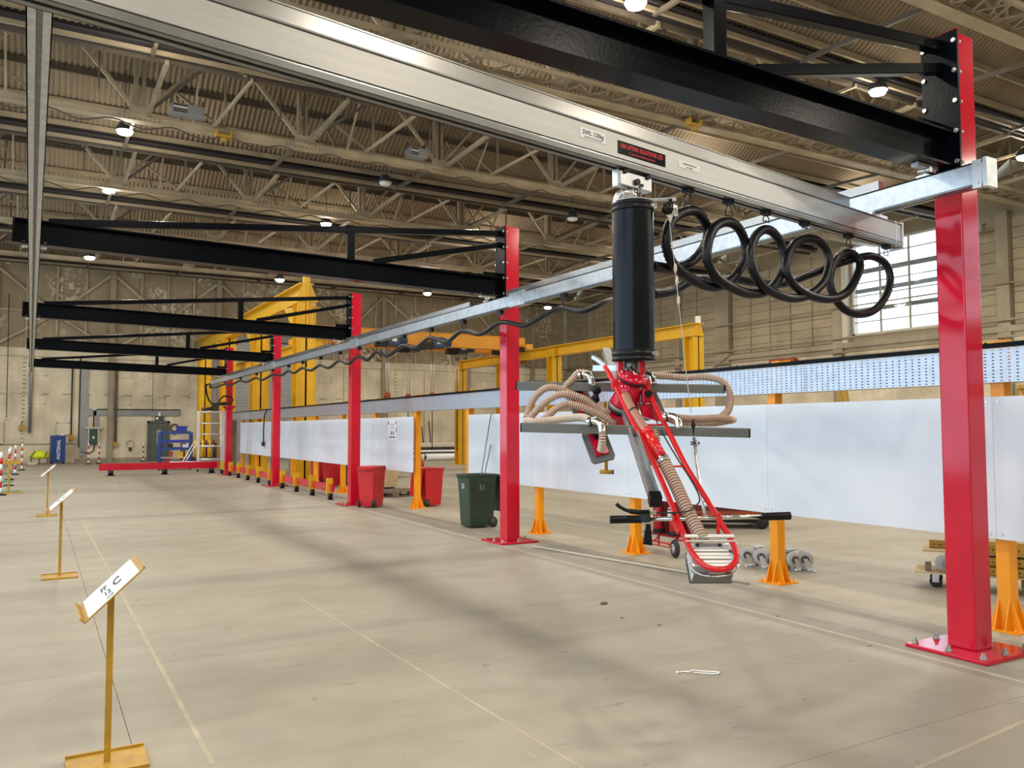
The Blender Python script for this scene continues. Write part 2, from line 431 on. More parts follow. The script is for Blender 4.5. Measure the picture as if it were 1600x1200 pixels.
line((3.75, 2.70), (5.6, 2.86), 0.03)
line((6.75, 30.0), (6.75, 3.0), 0.16, 'darkline', 0.0006)

# ---- back wall: concrete below, flaking sheet panels between posts above
wb = MB().box(XL - .3, XR + .4, YF, YF + 0.3, 0, 6.0).build('wall_back', 'walllow'); struct(wb)
MB().box(XL - .3, XR + .4, YF + 0.12, YF + 0.3, 6.0, 13.6).build('wall_backing', 'wallup', wb)
MB().box(XL, XR, YF - 0.10, YF, 5.62, 6.05).build('ledge_beam', 'walllow', wb)
MB().box(XL, 1.75, YF - 0.06, YF, 0.0, 1.0).build('dado', 'walllow', wb); MB().box(XL, 1.8, YF - 0.09, YF, 0.97, 1.03).build('dado_ledge', 'pier', wb); MB().box(1.75, XR, YF - .03, YF, 0.0, .22).build('plinth', 'pier', wb)
k = 0; x = -10.3
while x < XR - 1.3:
    x1 = min(x + 1.38, XR)
    for (z0, z1) in ((6.06, 8.0), (8.06, 10.6)):
        MB().box(x + 0.05, x1 - 0.05, YF + 0.06 + random.uniform(0, .02), YF + 0.12, z0, z1).build('wall_panel', 'wallup', wb)
    MB().box(x - 0.05, x + 0.05, YF - 0.06, YF + 0.08, 6.05, 10.6).build('wall_post', 'chord', wb)
    x += 1.38
MB().box(XL, XR, YF - 0.16, YF + 0.1, 10.55, 10.85).build('eaves_beam', 'chord', wb)
MB().box(XL, XR, YF - 0.04, YF + 0.06, 7.98, 8.08).build('sheeting_rail', 'chord', wb)
for xc in (-2.1, 3.42, 9.0, 14.4, 19.2, 25.3, 30.4):
    MB().box(xc - 0.14, xc + 0.14, YF - 0.24, YF, 0, 10.5).build('wall_column', 'pier', wb)
bx = [-2.1, 3.42, 9.0, 14.4, 19.2, 25.3, 30.4]
for i in range(len(bx) - 1):
    a, b = bx[i], bx[i + 1]; mid = (a + b) / 2
    for (p, q) in (((a, 10.3), (mid, 7.9)), ((mid, 7.9), (b, 10.3)), ((a, 10.2), (a, 10.3))):
        if p[0] == q[0]: continue
        MB().bar((p[0], YF - 0.1, p[1]), (q[0], YF - 0.1, q[1]), 0.09, 0.14).build('wind_brace', 'chord', wb)
    for (p, q) in (((mid, 7.9), (a, 6.1)), ((mid, 7.9), (b, 6.1))):
        MB().bar((p[0], YF - 0.1, p[1]), (q[0], YF - 0.1, q[1]), 0.08, 0.11).build('wind_brace', 'chord', wb)
# recessed framed bays and rib lines in the concrete
x = -4.0
while x < 32:
    for z0 in (3.1, 4.6):
        f = MB(); X0, X1, Z0, Z1 = x, x + 0.85, z0, z0 + 0.5
        for (a, b, c, d) in ((X0, X1, Z0, Z0 + .04), (X0, X1, Z1 - .04, Z1), (X0, X0 + .04, Z0, Z1), (X1 - .04, X1, Z0, Z1)):
            f.box(a, b, YF - 0.035, YF, c, d)
        f.build('cast_frame', 'walllow', wb)
    x += 2.05 if int(x * 10) % 2 else 1.75
for xx in (1.52, 5.55, 11.6, 16.6, 22.1, 27.6):
    MB().box(xx - 0.012, xx + 0.012, YF - 0.012, YF, 0.05, 5.6).build('cast_joint', 'gutter', wb)
st = MB()
for q in range(-3, 32):
    st.box(q + 0.1, q + 0.5, YF - 0.02, YF, 3.62, 3.67)
for q in range(0, 24):
    st.box(-0.75, -0.6, YF - 0.02, YF, 0.4 + q * 0.22, 0.46 + q * 0.22); st.box(20.0, 20.15, YF - 0.02, YF, 0.4 + q * 0.22, 0.46 + q * 0.22)
st.build('step_marks', 'pier', wb, kind='stuff')

# ---- right wall with boarded bays, piers, ledge and tall windows
wr = MB()
segs = []
WIN = [(-13.4, -8.6), (-6.4, -1.8), (6.4, 11.0), (21.1, 25.5)]
y = YB
for (a, b) in WIN: segs.append((y, a)); y = b
segs.append((y, YF))
for (a, b) in segs: wr.box(XR + 0.12, XR + 0.4, a, b, 0, 13.6)
for (a, b) in WIN: wr.box(XR + 0.12, XR + 0.4, a, b, 0, 6.1); wr.box(XR + 0.12, XR + 0.4, a, b, 10.4, 13.6)
wr = wr.build('wall_right', 'wallright'); struct(wr)
MB().box(XR - 0.05, XR + 0.12, YB, YF, 0, 5.55).build('concrete_base', 'walllow', wr)
MB().box(XR - 0.25, XR + 0.12, YB, YF, 5.55, 5.80).build('ledge', 'pier', wr)
for py, pw in ((33.9, 1.1), (26.2, 0.55), (18.35, 0.5), (41.4, 0.9), (46.5, .5), (12.5, .5), (37.6, .35)):
    MB().box(XR - 0.22, XR + 0.12, py - pw / 2, py + pw / 2, 0, 10.4).build('pier', 'pier', wr)
MB().box(XR - 0.24, XR + 0.12, 25.62, 25.9, 5.8, 10.4).build('pier', 'cream', wr)
for (ya, yb) in ((26.5, 33.3), (34.5, 41.0), (41.9, 49.9), (11.2, 12.2), (12.8, 18.1), (18.6, 20.9)):
    n = max(1, round((yb - ya) / 1.45)); wd = (yb - ya) / n
    for i in range(n):
        MB().box(XR + 0.0, XR + 0.12, ya + i * wd - 0.02, ya + i * wd + 0.02, 5.8, 10.3).build('batten', 'pier', wr)
        for r in range(10):
            z0 = 5.85 + r * 0.43
            MB().box(XR + 0.03 + random.uniform(0, 0.025), XR + 0.12, ya + i * wd + 0.03, ya + (i + 1) * wd - 0.03, z0, z0 + 0.41).build('wall_board', 'wallright', wr)
for z, r in ((6.02, .05), (7.48, .035), (5.35, .045)):
    MB().cyl((XR - 0.3, YB, z), (XR - 0.3, YF, z), r, 8).build('pipe', 'pier', wr)
MB().tube([(XR - .3, 34.5, 5.2), (XR - .3, 33.0, 5.9)], .03, 6).build('pipe', 'pier', wr)
for i, (a, b) in enumerate(WIN):
    wf = MB(); z0, z1 = 6.1, 10.4
    for (p, q, c, d) in ((a, b, z0, z0 + .1), (a, b, z1 - .1, z1), (a, a + .1, z0, z1), (b - .1, b, z0, z1)):
        wf.box(XR + 0.02, XR + 0.2, p, q, c, d)
    wo = wf.build('window_%d' % (i + 1), 'cream'); struct(wo)
    nc, nr = 3, 7
    for c in range(1, nc):
        yy = a + (b - a) * c / nc
        MB().box(XR + 0.05, XR + 0.13, yy - 0.035, yy + 0.035, z0, z1).build('mullion', 'pier', wo)
    for r in range(1, nr):
        zz = z0 + (z1 - z0) * r / nr
        MB().box(XR + 0.06, XR + 0.12, a, b, zz - 0.022, zz + 0.022).build('glazing_bar', 'pier', wo)
    for c in range(nc):
        for r in range(nr):
            ya, yb = a + (b - a) * c / nc + .04, a + (b - a) * (c + 1) / nc - .04
            za, zb = z0 + (z1 - z0) * r / nr + .02, z0 + (z1 - z0) * (r + 1) / nr - .02
            MB().box(XR + 0.085, XR + 0.095, ya, yb, za, zb).build('pane', 'glass', wo)
    for zz in (7.2, 8.1, 9.0):
        MB().box(XR + 0.20, XR + 0.26, a, b, zz, zz + 0.2).build('louvre', 'ductgrey', wo)

# ---- left wall and rear wall, out of frame, with the daylight openings that light the hall
wl = MB()
LW = [(-9, -2.5), (-1.9, 4.8), (5.4, 11.9), (12.5, 20), (20.6, 27.4), (28, 35), (35.6, 42)]
y = YB; 
for (a, b) in LW:
    wl.box(XL - .3, XL, y, a, 0, 13.6); wl.box(XL - .3, XL, a, b, 0, 0.5); wl.box(XL - .3, XL, a, b, 9.0, 13.6); y = b
wl.box(XL - .3, XL, y, YF, 0, 13.6)
wl = wl.build('wall_left', 'wallright'); struct(wl)
wn = MB().box(XL, XR, YB - .3, YB, 0, 13.6).build('wall_front', 'wallright'); struct(wn)
for i, (a, b) in enumerate(LW):
    wo = MB()
    for c in range(0, 5):
        yy = a + (b - a) * c / 4; wo.box(XL - .2, XL - .1, yy - .05, yy + .05, 0.5, 9.0)
    for r in range(0, 6):
        zz = 0.5 + 8.5 * r / 5; wo.box(XL - .2, XL - .1, a, b, zz - .04, zz + .04)
    wo = wo.build('window_%d' % (i + 5), 'pier'); struct(wo)
    MB().box(XL - .155, XL - .145, a, b, 0.5, 9.0).build('pane', 'glass', wo)

# ---- roof: corrugated slopes, ridge over every truss, valley gutter between trusses
TY = [-4.95, 2.3, 9.6, 16.85, 24.1, 31.4, 38.6, 45.8]
ZR, ZV, HB = 13.15, 10.75, 3.62
ce = MB().box(XL, XR, YB, YB + 5.6, 13.3, 13.4)
for ty in TY: ce.box(XL, XR, ty - .06, ty + .06, ZR + .1, ZR + .2)
ce = ce.build('ceiling', 'gutter'); struct(ce)
def corrugated(y0, z0, y1, z1, amp=0.036, pitch=0.152):
    d = V((0, y1 - y0, z1 - z0)).normalized(); nn = V((0, -d.z, d.y)); mb = MB(); seg = 6
    N = int((XR - XL) / pitch * seg); vs = []; fs = []
    for i in range(N + 1):
        X = XL + (XR - XL) * i / N; o = nn * amp * cos(2 * pi * i / seg)
        for (yy, zz) in ((y0, z0), (y1, z1)): vs.append((X, yy + o.y, zz + o.z))
    for i in range(N): fs.append((2 * i, 2 * i + 2, 2 * i + 3, 2 * i + 1))
    return mb.add(vs, fs, 0, True)
for ty in TY:
    for sgn in (1, -1):
        yv = ty + sgn * HB
        if yv > YF: yv = YF
        def pt(t, off=0.0): return ty + (yv - ty) * t, ZR + (ZV - ZR) * t + off
        for (t0, t1, off) in ((0.0, 0.54, 0.09), (0.48, 0.965, 0.0)):
            a = pt(t0, off); b = pt(t1, off)
            corrugated(a[0], a[1], b[0], b[1]).build('roof_sheet', 'sheet', ce)
        for t in (0.06, 0.27, 0.49, 0.72, 0.90):
            p = pt(t, -0.12 if t > .5 else -0.04)
            MB().box(XL, XR, p[0] - 0.035, p[0] + 0.035, p[1] - 0.11, p[1] + 0.04).build('purlin', 'truss' if t not in (.49,) else 'trussdark', ce)  # mid-lap purlin gets the dark tone to stand for its shadow line
for ty in TY:
    yv = ty + HB
    if yv < YF + .1:
        MB().box(XL, XR, yv - 0.30, yv + 0.30, ZV - 0.14, ZV - 0.08).box(XL, XR, yv - .03, yv + .03, ZV - .08, ZV + .3).box(XL, XR, yv - .6, yv + .6, ZV + .42, ZV + .46).build('gutter', 'gutter', ce)  # gutter, plus an added dark board and cap blocking sky light at the valley
        for q in (-.2, .22): MB().box(XL, XR, yv + q - .04, yv + q + .04, ZV - .30, ZV - .20).build('valley_purlin', 'truss' if q < 0 else 'trussdark', ce)

# ---- roof trusses
NX = [2.19 + 4.46 * k for k in range(-2, 8)]
ZB, ZT = 10.2, 12.75
ordw = ['third', 'fourth', 'fifth', 'sixth', 'seventh', 'eighth']
tlab = {2.3: 'brown lattice roof truss overhead nearest the viewer, mostly out of frame', 9.6: 'brown lattice roof truss crossing the top right corner behind the nearest red column',
        16.85: 'brown lattice roof truss passing above the long silver bridge beam', 24.1: 'brown roof truss carrying a grey heater box, behind the silver bridge beam',
        31.4: 'brown roof truss seen just below the silver bridge beam at left', 38.6: 'brown roof truss right above the second black cantilever arm', 45.8: 'brown roof truss closest to the flaking back wall'}
for ty in TY[2:]:
    tr = tag(bpy.data.objects.new('roof_truss', None), tlab[ty], 'truss', 'roof trusses across the hall'); COL.objects.link(tr)
    tr.location = (0, ty, ZB); tr.matrix_basis = Matrix.Translation((0, ty, ZB))
    MB().box(XL, XR, ty - 0.10, ty + 0.10, ZB - 0.08, ZB + 0.08).box(XL, XR, ty - .15, ty + .15, ZB + .08, ZB + .10).box(XL, XR, ty - .15, ty + .15, ZB - .10, ZB - .08).build('bottom_chord', 'chord', tr, True)
    MB().box(XL, XR, ty - 0.11, ty + 0.11, ZT - 0.09, ZT + 0.09).build('top_chord', 'truss', tr, True)
    lc = MB(); X = XL
    if ty < 20: MB().box(XL, XR, ty - 0.85, ty - 0.77, ZB - 0.06, ZB + 0.04).build('lattice_rail', 'truss', tr, True)
    while X < XR - .7 and ty < 20:
        lc.bar((X, ty - .15, ZB - .02), (X + .36, ty - .79, ZB - .02), .05, .03); lc.bar((X + .36, ty - .79, ZB - .02), (X + .72, ty - .15, ZB - .02), .05, .03); X += .72
    if lc.v: lc.build('lacing', 'truss', tr, True, kind='stuff')
    rv = MB()
    for X in NX:
        if X > XR - .3: continue
        MB().box(X - .26, X + .26, ty - .13, ty - .112, ZB - .02, ZB + .30).build('gusset_plate', 'chord', tr, True)
        for a in range(9):
            for c in range(2):
                rv.box(X - .5 + a * .125 - .012, X - .5 + a * .125 + .012, ty - .125, ty - .10, ZB - .06 + c * .08, ZB - .036 + c * .08)
        MB().box(X - .15, X - .05, ty - .11, ty + .11, ZB + .1, ZT).box(X + .05, X + .13, ty - .11, ty + .11, ZB + .1, ZT).build('vertical', 'truss', tr, True)
        for sgn in (-1, 1):
            if X + sgn * 2.23 < XR: MB().bar((X + sgn * .06, ty - .07, ZB + .15), (X + sgn * 2.15, ty - .07, ZT), .08, .10 if sgn < 0 else .07).build('diagonal', 'chord', tr, True)
        MB().bar((X + .9, ty + .03, ZB + .95), (X + 2.23, ty + .03, ZB + .1), .05, .07).build('diagonal', 'truss', tr, True)
        MB().bar((X + 2.23, ty, ZB + .1), (X + 2.23, ty, ZT), .06, .06).build('vertical', 'truss', tr, True)
        MB().bar((X - .1, ty + .1, ZB + .1), (X - .1, ty + 3.5, ZV - .3), .08, .10).build('knee_brace', 'trussdark', tr, True)
        MB().bar((X + .2, ty - .1, ZB + .1), (X + .25, ty - 3.5, ZV - .3), .09, .12).build('knee_brace', 'truss', tr, True)
        MB().bar((X + .3, ty - .12, ZB + .3), (X + 1.5, ty - 2.6, ZV + .4), .05, .07).build('knee_brace', 'trussdark', tr, True)
        MB().bar((X + 1.1, ty + .1, ZB + .1), (X + 1.1, ty + 1.7, ZV + 1.1), .05, .06).build('knee_brace', 'truss', tr, True)
        MB().bar((X + 1.35, ty - .1, ZB + .1), (X + 1.35, ty - 1.7, ZV + 1.1), .05, .06).build('knee_brace', 'chord', tr, True)
        MB().bar((X - 1.1, ty - 1.8, ZV + 1.0), (X - 1.1, ty - 1.8, ZB - .05), .04, .04).build('hanger', 'trussdark', tr, True)
        MB().bar((X + .15, ty - 1.8, ZV + 1.0), (X + 2.1, ty - 3.5, ZV - .25), .04, .05).build('wind_brace', 'truss', tr, True)
        MB().bar((X + 2.23, ty - 3.5, ZV - .3), (X + 1.9, ty - .1, ZB + .1), .06, .08).build('knee_brace', 'chord', tr, True)
    rv.build('rivets', 'trussdark', tr, True, kind='stuff')
# drooping cables clipped under the chords
for ty, lb in ((24.1, 'drooping cable clipped under the truss with the grey heater box'), (31.4, 'drooping cable clipped under the truss seen below the silver beam'), (38.6, 'drooping cable under the truss above the second black arm')):
    p = []; X = -6.0
    while X < 20:
        p += [(X, ty - .2, ZB - .16), (X + .75, ty - .2, ZB - .34)]; X += 1.5
    tag(MB().tube(smooth(p, 4), .022, 5).build('roof_cable', 'trussdark'), lb, 'cable', 'cables under the trusses')

# ---- lamps hung in the roof: the ones the photo shows, then the unseen ones that share the grid
def lamp(x, y, z, label, lit=True, group='high bay lamps under the roof'):
    t = thing('high_bay_lamp', label, 'lamp', (x, y, z), 0, group)
    MB().lathe([(.05, .28), (.14, .24), (.22, .10), (.24, .02), (.24, .0)][::-1], 14).build('housing', 'lampbody', t)
    MB().lathe([(.10, -.11), (.18, -.08), (.22, .0)], 14).build('lens', 'glow' if lit else 'white', t)
    dy = min(abs(y - q) for q in TY); zr = ZR + (ZV - ZR) * min(1, dy / HB) - .06 - z
    MB().cyl((0, 0, .26), (0, 0, zr), .015, 5).build('hanger_rod', 'trussdark', t)
    if lit: bulb(x, y, z - .16)
    return t
def bulb(x, y, z):
    ld = bpy.data.lights.new('lamp_light', 'SPOT'); ld.energy = LAMP_W; ld.color = LAMP_COL; ld.spot_size = radians(172); ld.spot_blend = 0.5; ld.shadow_soft_size = 0.22
    lo = bpy.data.objects.new('lamp_light', ld); COL.objects.link(lo); lo.location = (x, y, z)
    ld = bpy.data.lights.new('lamp_spill', 'POINT'); ld.energy = LAMP_UP; ld.color = LAMP_COL; ld.shadow_soft_size = 0.3
    lo = bpy.data.objects.new('lamp_spill', ld); COL.objects.link(lo); lo.location = (x, y, z - .25)
lamp(2.0, 18.9, 10.3, 'lit lamp beside the bridge beam at the upper left')
lamp(1.95, 25.6, 10.3, 'lit lamp second down the column of lamps at the left')
lamp(1.99, 32.3, 10.3, 'lit lamp third down the column of lamps at the left')
lamp(1.81, 40.7, 9.40, 'lit lamp just above the flaking wall at the left, under the second black arm')
lamp(10.2, 33.2, 10.3, 'lit lamp above the tie of the second black arm')
lamp(10.2, 40.7, 9.15, 'lit lamp left of the peak of the yellow runway post')
lamp(18.2, 40.8, 9.14, 'small far lit lamp under the roof, left of the second red column')
lamp(26.4, 41.5, 9.06, 'small far lit lamp just right of the second red column')
lamp(10.2, 12.7, 10.3, 'bright lit lamp at the top edge above the nearest black arm')
lamp(18.26, 13.06, 10.3, 'bright lit lamp framed by the nearest black arm and its brace')
lamp(26.5, 13.9, 10.22, 'lit lamp at the right edge beyond the end of the silver rail')
lamp(10.3, 26.7, 10.35, 'dark unlit lamp hanging between the two rows of trusses', False)
lamp(18.3, 26.9, 10.15, 'dark unlit lamp hanging left of the black lift tube', False)
for X in (-6.2, 2.0, 10.2, 18.3, 26.4):
    for Y in (-8.0, -1.0, 5.8):
        bulb(X, Y, 10.2)
for (X, Y) in ((-6.2, 12.7), (2.0, 12.7), (-6.2, 18.9), (10.2, 19.2), (18.3, 19.4), (26.4, 19.8), (-6.2, 25.6), (26.4, 26.9), (-6.2, 32.3), (18.3, 33.5), (26.4, 34), (-6.2, 40.7)):
    bulb(X, Y, 10.2)

# grey heater boxes and small floodlights on the trusses
def heater(x, y, z, wd, label):
    t = thing('roof_heater', label, 'heater', (x, y, z), 0)
    MB().box(-wd / 2, wd / 2, -.2, .2, 0, .28).build('casing', 'wirebox', t, bevel=.01)
    for q in range(4): MB().box(-wd / 2 + .05, -.02, -.215, -.2, .04 + q * .06, .07 + q * .06).build('louvre', 'white' if q == 2 else 'gutter', t)
    MB().box(.08, wd / 2 - .05, -.22, -.2, .05, .2).build('cover', 'hub', t)
    MB().box(-wd/2, -wd/2+.03, -.03, .25, .28, .5).build('bracket', 'trussdark', t); MB().box(wd/2-.03, wd/2, -.03, .25, .28, .5).build('bracket', 'trussdark', t)
heater(3.35, 23.75, 10.36, .85, 'grey heater box on the truss near the upper left')
heater(10.2, 23.75, 10.33, .62, 'smaller grey heater box on a truss node behind the silver bridge beam')
t = thing('floodlight', 'small dark floodlight behind the left of the black lift tube', 'lamp', (18.9, 24.0, 10.35))
MB().box(-.35, .35, -.12, .1, -.25, .0).build('body', 'gutter', t); MB().box(-.3, .3, -.135, -.12, -.2, -.05).build('glass', 'white', t)
t = thing('wall_camera', 'white box lamp on the right wall beside the nearest red column top', 'lamp', (27.0, 13.8, 13.0))
MB().box(-.3, .3, -.2, .2, -.25, .25).build('body', 'white', t); MB().box(-.05, .05, -.05, .05, .25, .5).build('bracket', 'trussdark', t)
t = thing('floodlight', 'small grey floodlight bracket on the right wall behind the nearest red column', 'lamp', (32.6, 19.0, 9.7))
MB().box(-.25, .1, -.3, .3, -.12, .12).build('body', 'wirebox', t); MB().bar((0, 0, .1), (.6, 0, .35), .05, .05).build('bracket', 'trussdark', t)

for (x, y, z, lb) in ((4.35, 23.9, 10.0, 'orange beam clamp on the truss right of the grey heater box'), (15.3, 16.6, 9.98, 'orange beam clamp on the truss above the bridge beam, right of the sticker')):
    t = thing('beam_clamp', lb, 'clamp', (x, y, z)); MB().box(-.22, .22, -.1, .1, 0, .07).box(-.22, -.16, -.1, .1, .07, .2).box(.16, .22, -.1, .1, .07, .2).build('jaw', 'standyellow', t); MB().box(-.05, .05, -.05, .05, -.12, 0).build('eye', 'standyellow', t)
# ================================================================== RED COLUMNS, ARMS, RAILS, BRIDGE
CY = [3.91, 11.22, 18.54, 25.86, 33.18]
rank = ['nearest', 'second', 'third', 'fourth', 'farthest']
def make_column(label):
    t = thing('steel_column', label, 'column', (6.42, CY[0], 0), 0, 'red columns in a row')
    MB().box(-.115, .115, -.115, .115, .028, 4.93).build('shaft', 'red', t, bevel=.012)
    MB().box(-.335, .33, -.33, .335, 0, .03).build('base_plate', 'red', t, bevel=.008)
    MB().box(-.135, -.115, -.135, .14, 3.76, 4.95).build('flange_plate', 'red', t)
    for (x, y) in ((-.28, -.27), (-.28, .0), (-.28, .28), (0, -.27), (0, .28), (.27, -.27), (.27, 0), (.27, .28)):
        b = MB().lathe([(.028, 0), (.028, .004), (.024, .005), (.024, .022), (.014, .024), (.014, .048)], 8, (x, y, .03)).build('anchor_bolt', 'bolt', t)
    return t
c0 = make_column('nearest red steel column at the right edge, bolted to the floor')
make = [c0]
for i in range(1, 5):
    make.append(copy_tree(c0, (6.42, CY[i], 0), label=['', 'second red steel column, beside the green wheelie bin', 'third red steel column, beside the red wheelie bin', 'fourth red steel column, standing behind the low red barrier', 'farthest red steel column, with a wide collar at mid height'][i]))
MB().lathe([(.14, 2.50), (.30, 2.62), (.30, 2.66), (.13, 2.66)], 4, axis=(0, 0, 1)).build('collar', 'red', make[4])

def make_arm(label):
    t = thing('cantilever_arm', label, 'arm', (6.27, CY[0], 3.97), 0, 'black cantilever arms on the red columns')
    X = lambda x: x - 6.27
    Z = lambda z: z - 3.97
    MB().ibeam((X(6.25), 0, Z(3.97)), (X(-.30), 0, Z(4.09)), .29, .20, .018, .012).build('lower_beam', 'black', t)
    MB().box(X(-.315), X(-.30), -.11, .11, Z(3.94), Z(4.24)).build('tip_plate', 'black', t)
    MB().bar((X(.05), 0, Z(4.23)), (X(6.25), 0, Z(4.83)), .09, .085).build('tie_beam', 'black', t, bevel=.006)
    MB().bar((X(3.80), 0, Z(4.15)), (X(3.80), 0, Z(4.56)), .11, .11).build('strut', 'black', t, bevel=.006)
    MB().bar((X(4.15), 0, Z(4.17)), (X(6.25), 0, Z(4.65)), .08, .08).build('brace', 'black', t, bevel=.006)
    MB().box(X(6.25), X(6.272), -.15, .155, Z(3.78), Z(4.93)).build('end_plate', 'black', t)
    for k in range(5):
        z = Z(3.86 + k * .245)
        for y in (-.127, .132):
            MB().cyl((X(6.235), y, z), (X(6.25), y, z), .019, 6).cyl((X(6.25), y, z), (X(6.305), y, z), .010, 8).cyl((X(6.30), y, z), (X(6.32), y, z), .018, 6).build('bolt', 'steel', t)
    for k in range(1, 5): MB().box(X(6.27 - k * .0) - .32, X(6.25), -.006, .006, Z(4.13), Z(4.20)).build('stiffener', 'black', t) if k == 1 else None
    return t
a0 = make_arm('nearest black cantilever arm, filling the top right of the view')
for i in range(1, 5):
    copy_tree(a0, (6.27, CY[i], 3.97), label=['', 'second black cantilever arm, on the column by the green bin', 'third black cantilever arm, on the column by the red bin', 'fourth black cantilever arm, crossing the tall yellow runway posts', 'farthest black cantilever arm, just above the cable tray wall'][i])

def rail_section(mb, x, y0, y1, z, dx=0.0):
    """hollow rail, open slot below, from y0 to y1"""
    w_, h, th, sl = .054, .18, .006, .014
    for (a, b, c, d, mi) in ((-w_, -w_ + th, 0, h, 0), (w_ - th, w_, 0, h, 0), (-w_, w_, h - th, h, 0), (-w_, -sl, 0, th, 0), (sl, w_, 0, th, 0),
                             (-w_ - .0015, -w_, h - .014, h - .006, 1), (-w_ - .0015, -w_, .010, .016, 1)):
        P = [(x + a, y0, z + c), (x + b, y0, z + c), (x + b, y0, z + d), (x + a, y0, z + d)]
        mb.prism(P, (dx, y1 - y0, 0), mi)
def clamp(parent, x, y, zlo, zhi):
    MB().box(x - .13, x + .13, y - .03, y + .03, zhi - .045, zhi - .015).cyl((x, y, zlo), (x, y, zhi - .01), .011, 8).cyl((x, y - .05, zlo + .06), (x, y + .05, zlo + .06), .022, 8).box(x - .05, x + .05, y - .045, y + .045, zlo, zlo + .018) \
        .cyl((x - .11, y - .012, zhi - .06), (x - .11, y - .012, zhi + .03), .012, 6).cyl((x + .11, y - .012, zhi - .06), (x + .11, y - .012, zhi + .03), .012, 6).build('rail_hanger', 'steel', parent, True)
rr = thing('crane_rail', 'long silver crane rail beside the red columns, white cord and black hose below', 'rail', (6.02, 3.4, 3.54), 0, 'crane rails under the arms')
mb = MB(); rail_section(mb, 6.02, 3.42, 34.6, 3.54); mb.build('rail_profile', ['galv', 'seam'], rr, True)
MB().box(5.955, 6.085, 3.385, 3.42, 3.515, 3.735).build('end_cap', 'steel', rr, True, bevel=.004)
MB().box(5.958, 5.966, 3.43, 3.50, 3.52, 3.73).cyl((5.95, 3.46, 3.70), (5.96, 3.46, 3.70), .012, 6).cyl((5.95, 3.46, 3.56), (5.96, 3.46, 3.56), .012, 6).build('end_bracket', 'steel', rr, True)
for i in range(4):
    a, b = CY[i] + .42, CY[i + 1] + (.9 if i == 0 else -.15)
    if i == 0: a, b = 4.30, 10.55
    if i == 1: a, b = 11.75, 17.9
    MB().box(5.985, 6.055, a, b, 3.722, 3.80).box(5.984, 5.986, a, b, 3.724, 3.728, ).build('stiffening_strip', 'alutop', rr, True)
for y in (10.2, 17.3, 24.5, 31.6):
    MB().box(5.955, 6.085, y - .22, y + .22, 3.53, 3.735).build('splice_box', 'galv', rr, True, bevel=.004)
for y in CY: clamp(rr, 6.02, y, 3.72, 3.84)
rl = thing('crane_rail', 'grey crane rail at the left edge, hung from the arm tips', 'rail', (-.04, 3.0, 3.62), 0, 'crane rails under the arms')
mb = MB(); rail_section(mb, -.03, 2.6, 34.2, 3.62, -.21); mb.build('rail_profile', ['galv', 'seam'], rl, True)
MB().box(-.105, .045, 2.56, 2.6, 3.60, 3.82).build('end_cap', 'steel', rl, True)
for y in CY: clamp(rl, -.03 - .21 * (y - 2.6) / 31.6, y, 3.80, 3.955)

# ---- skewed bridge beam hung under both rails; root frame runs along the beam
BR = atan2(1.04, 6.37)
bb = thing('bridge_beam', 'long silver bridge beam with a black sticker, slung under the two crane rails', 'beam', (0, 3.39, 3.30), BR)
mb = MB(); w_, h, th, sl = .052, .205, .006, .014
for (a, b, c, d, mi) in ((-w_, -w_ + th, 0, h, 0), (w_ - th, w_, 0, h, 0), (-w_, w_, h - th, h, 0), (-w_, -sl, 0, th, 2), (sl, w_, 0, th, 2), (-w_ - .001, -w_, .036, .046, 1), (-w_ - .001, -w_, .188, .197, 1), (-w_ - .005, -w_, .0, .030, 2), (-w_ - .004, -w_, .030, .036, 3), (-w_ + th, w_ - th, .05, .056, 1)):
    mb.box(-.55, 6.46, a, b, c, d, mi)
mb.build('beam_profile', ['alu', 'seam', 'greyframe', 'alutop'], bb)
MB().box(-.4, 5.63, -.04, .04, h, h + .082).box(-.4, 5.63, -.045, .045, h + .078, h + .084).build('upper_rail', 'alutop', bb)
MB().box(6.46, 6.485, -.062, .062, -.008, .215).box(6.36, 6.372, -.056, .056, -.004, .212).build('end_cap', 'steel', bb, bevel=.003)
MB().box(-.575, -.55, -.062, .062, -.008, .215).build('end_cap', 'steel', bb, bevel=.003)
for s_, zz in ((6.10, .24), (-.02, .31)):
    MB().box(s_ - .13, s_ + .13, -.05, .05, h + .002, zz - .012).box(s_ - .06, s_ + .06, -.035, .035, zz - .012, zz + .012).build('end_carriage', 'steel', bb)
def sticker(name, s0, s1, z0, z1, m):
    return MB().box(s0, s1, -.0545, -.0522, z0, z1).build(name, m, bb)
RX = (pi / 2, 0, 0)
l1 = sticker('load_label', 2.64, 2.85, .098, .160, 'paper')
text('SWL 120kg', .036, 'label_text', 'ink', l1, (2.745, -.0548, .134), RX)
text('MAXIMUM LOAD INCLUDING LIFTER', .0085, 'label_text', 'ink', l1, (2.745, -.0548, .108), RX)
l2 = sticker('maker_label', 2.95, 3.375, .072, .150, 'black'); l2['label'] = 'black sticker with red lettering'
text('H&S LIFTING SOLUTIONS LTD', .038, 'label_text', 'redink', l2, (3.16, -.0549, .122), RX, sx=.74)
text('TEL: MATERIALS HANDLING & LIFTING', .0135, 'label_text', 'redink', l2, (3.16, -.0549, .088), RX)
l3 = sticker('plate_label', 3.505, 3.715, .102, .148, 'paper')
text('CLASS EN 60947-2-47', .015, 'label_text', 'ink', l3, (3.61, -.0548, .131), RX)
text('SERIAL NUMBER', .009, 'label_text', 'ink', l3, (3.61, -.0548, .112), RX)

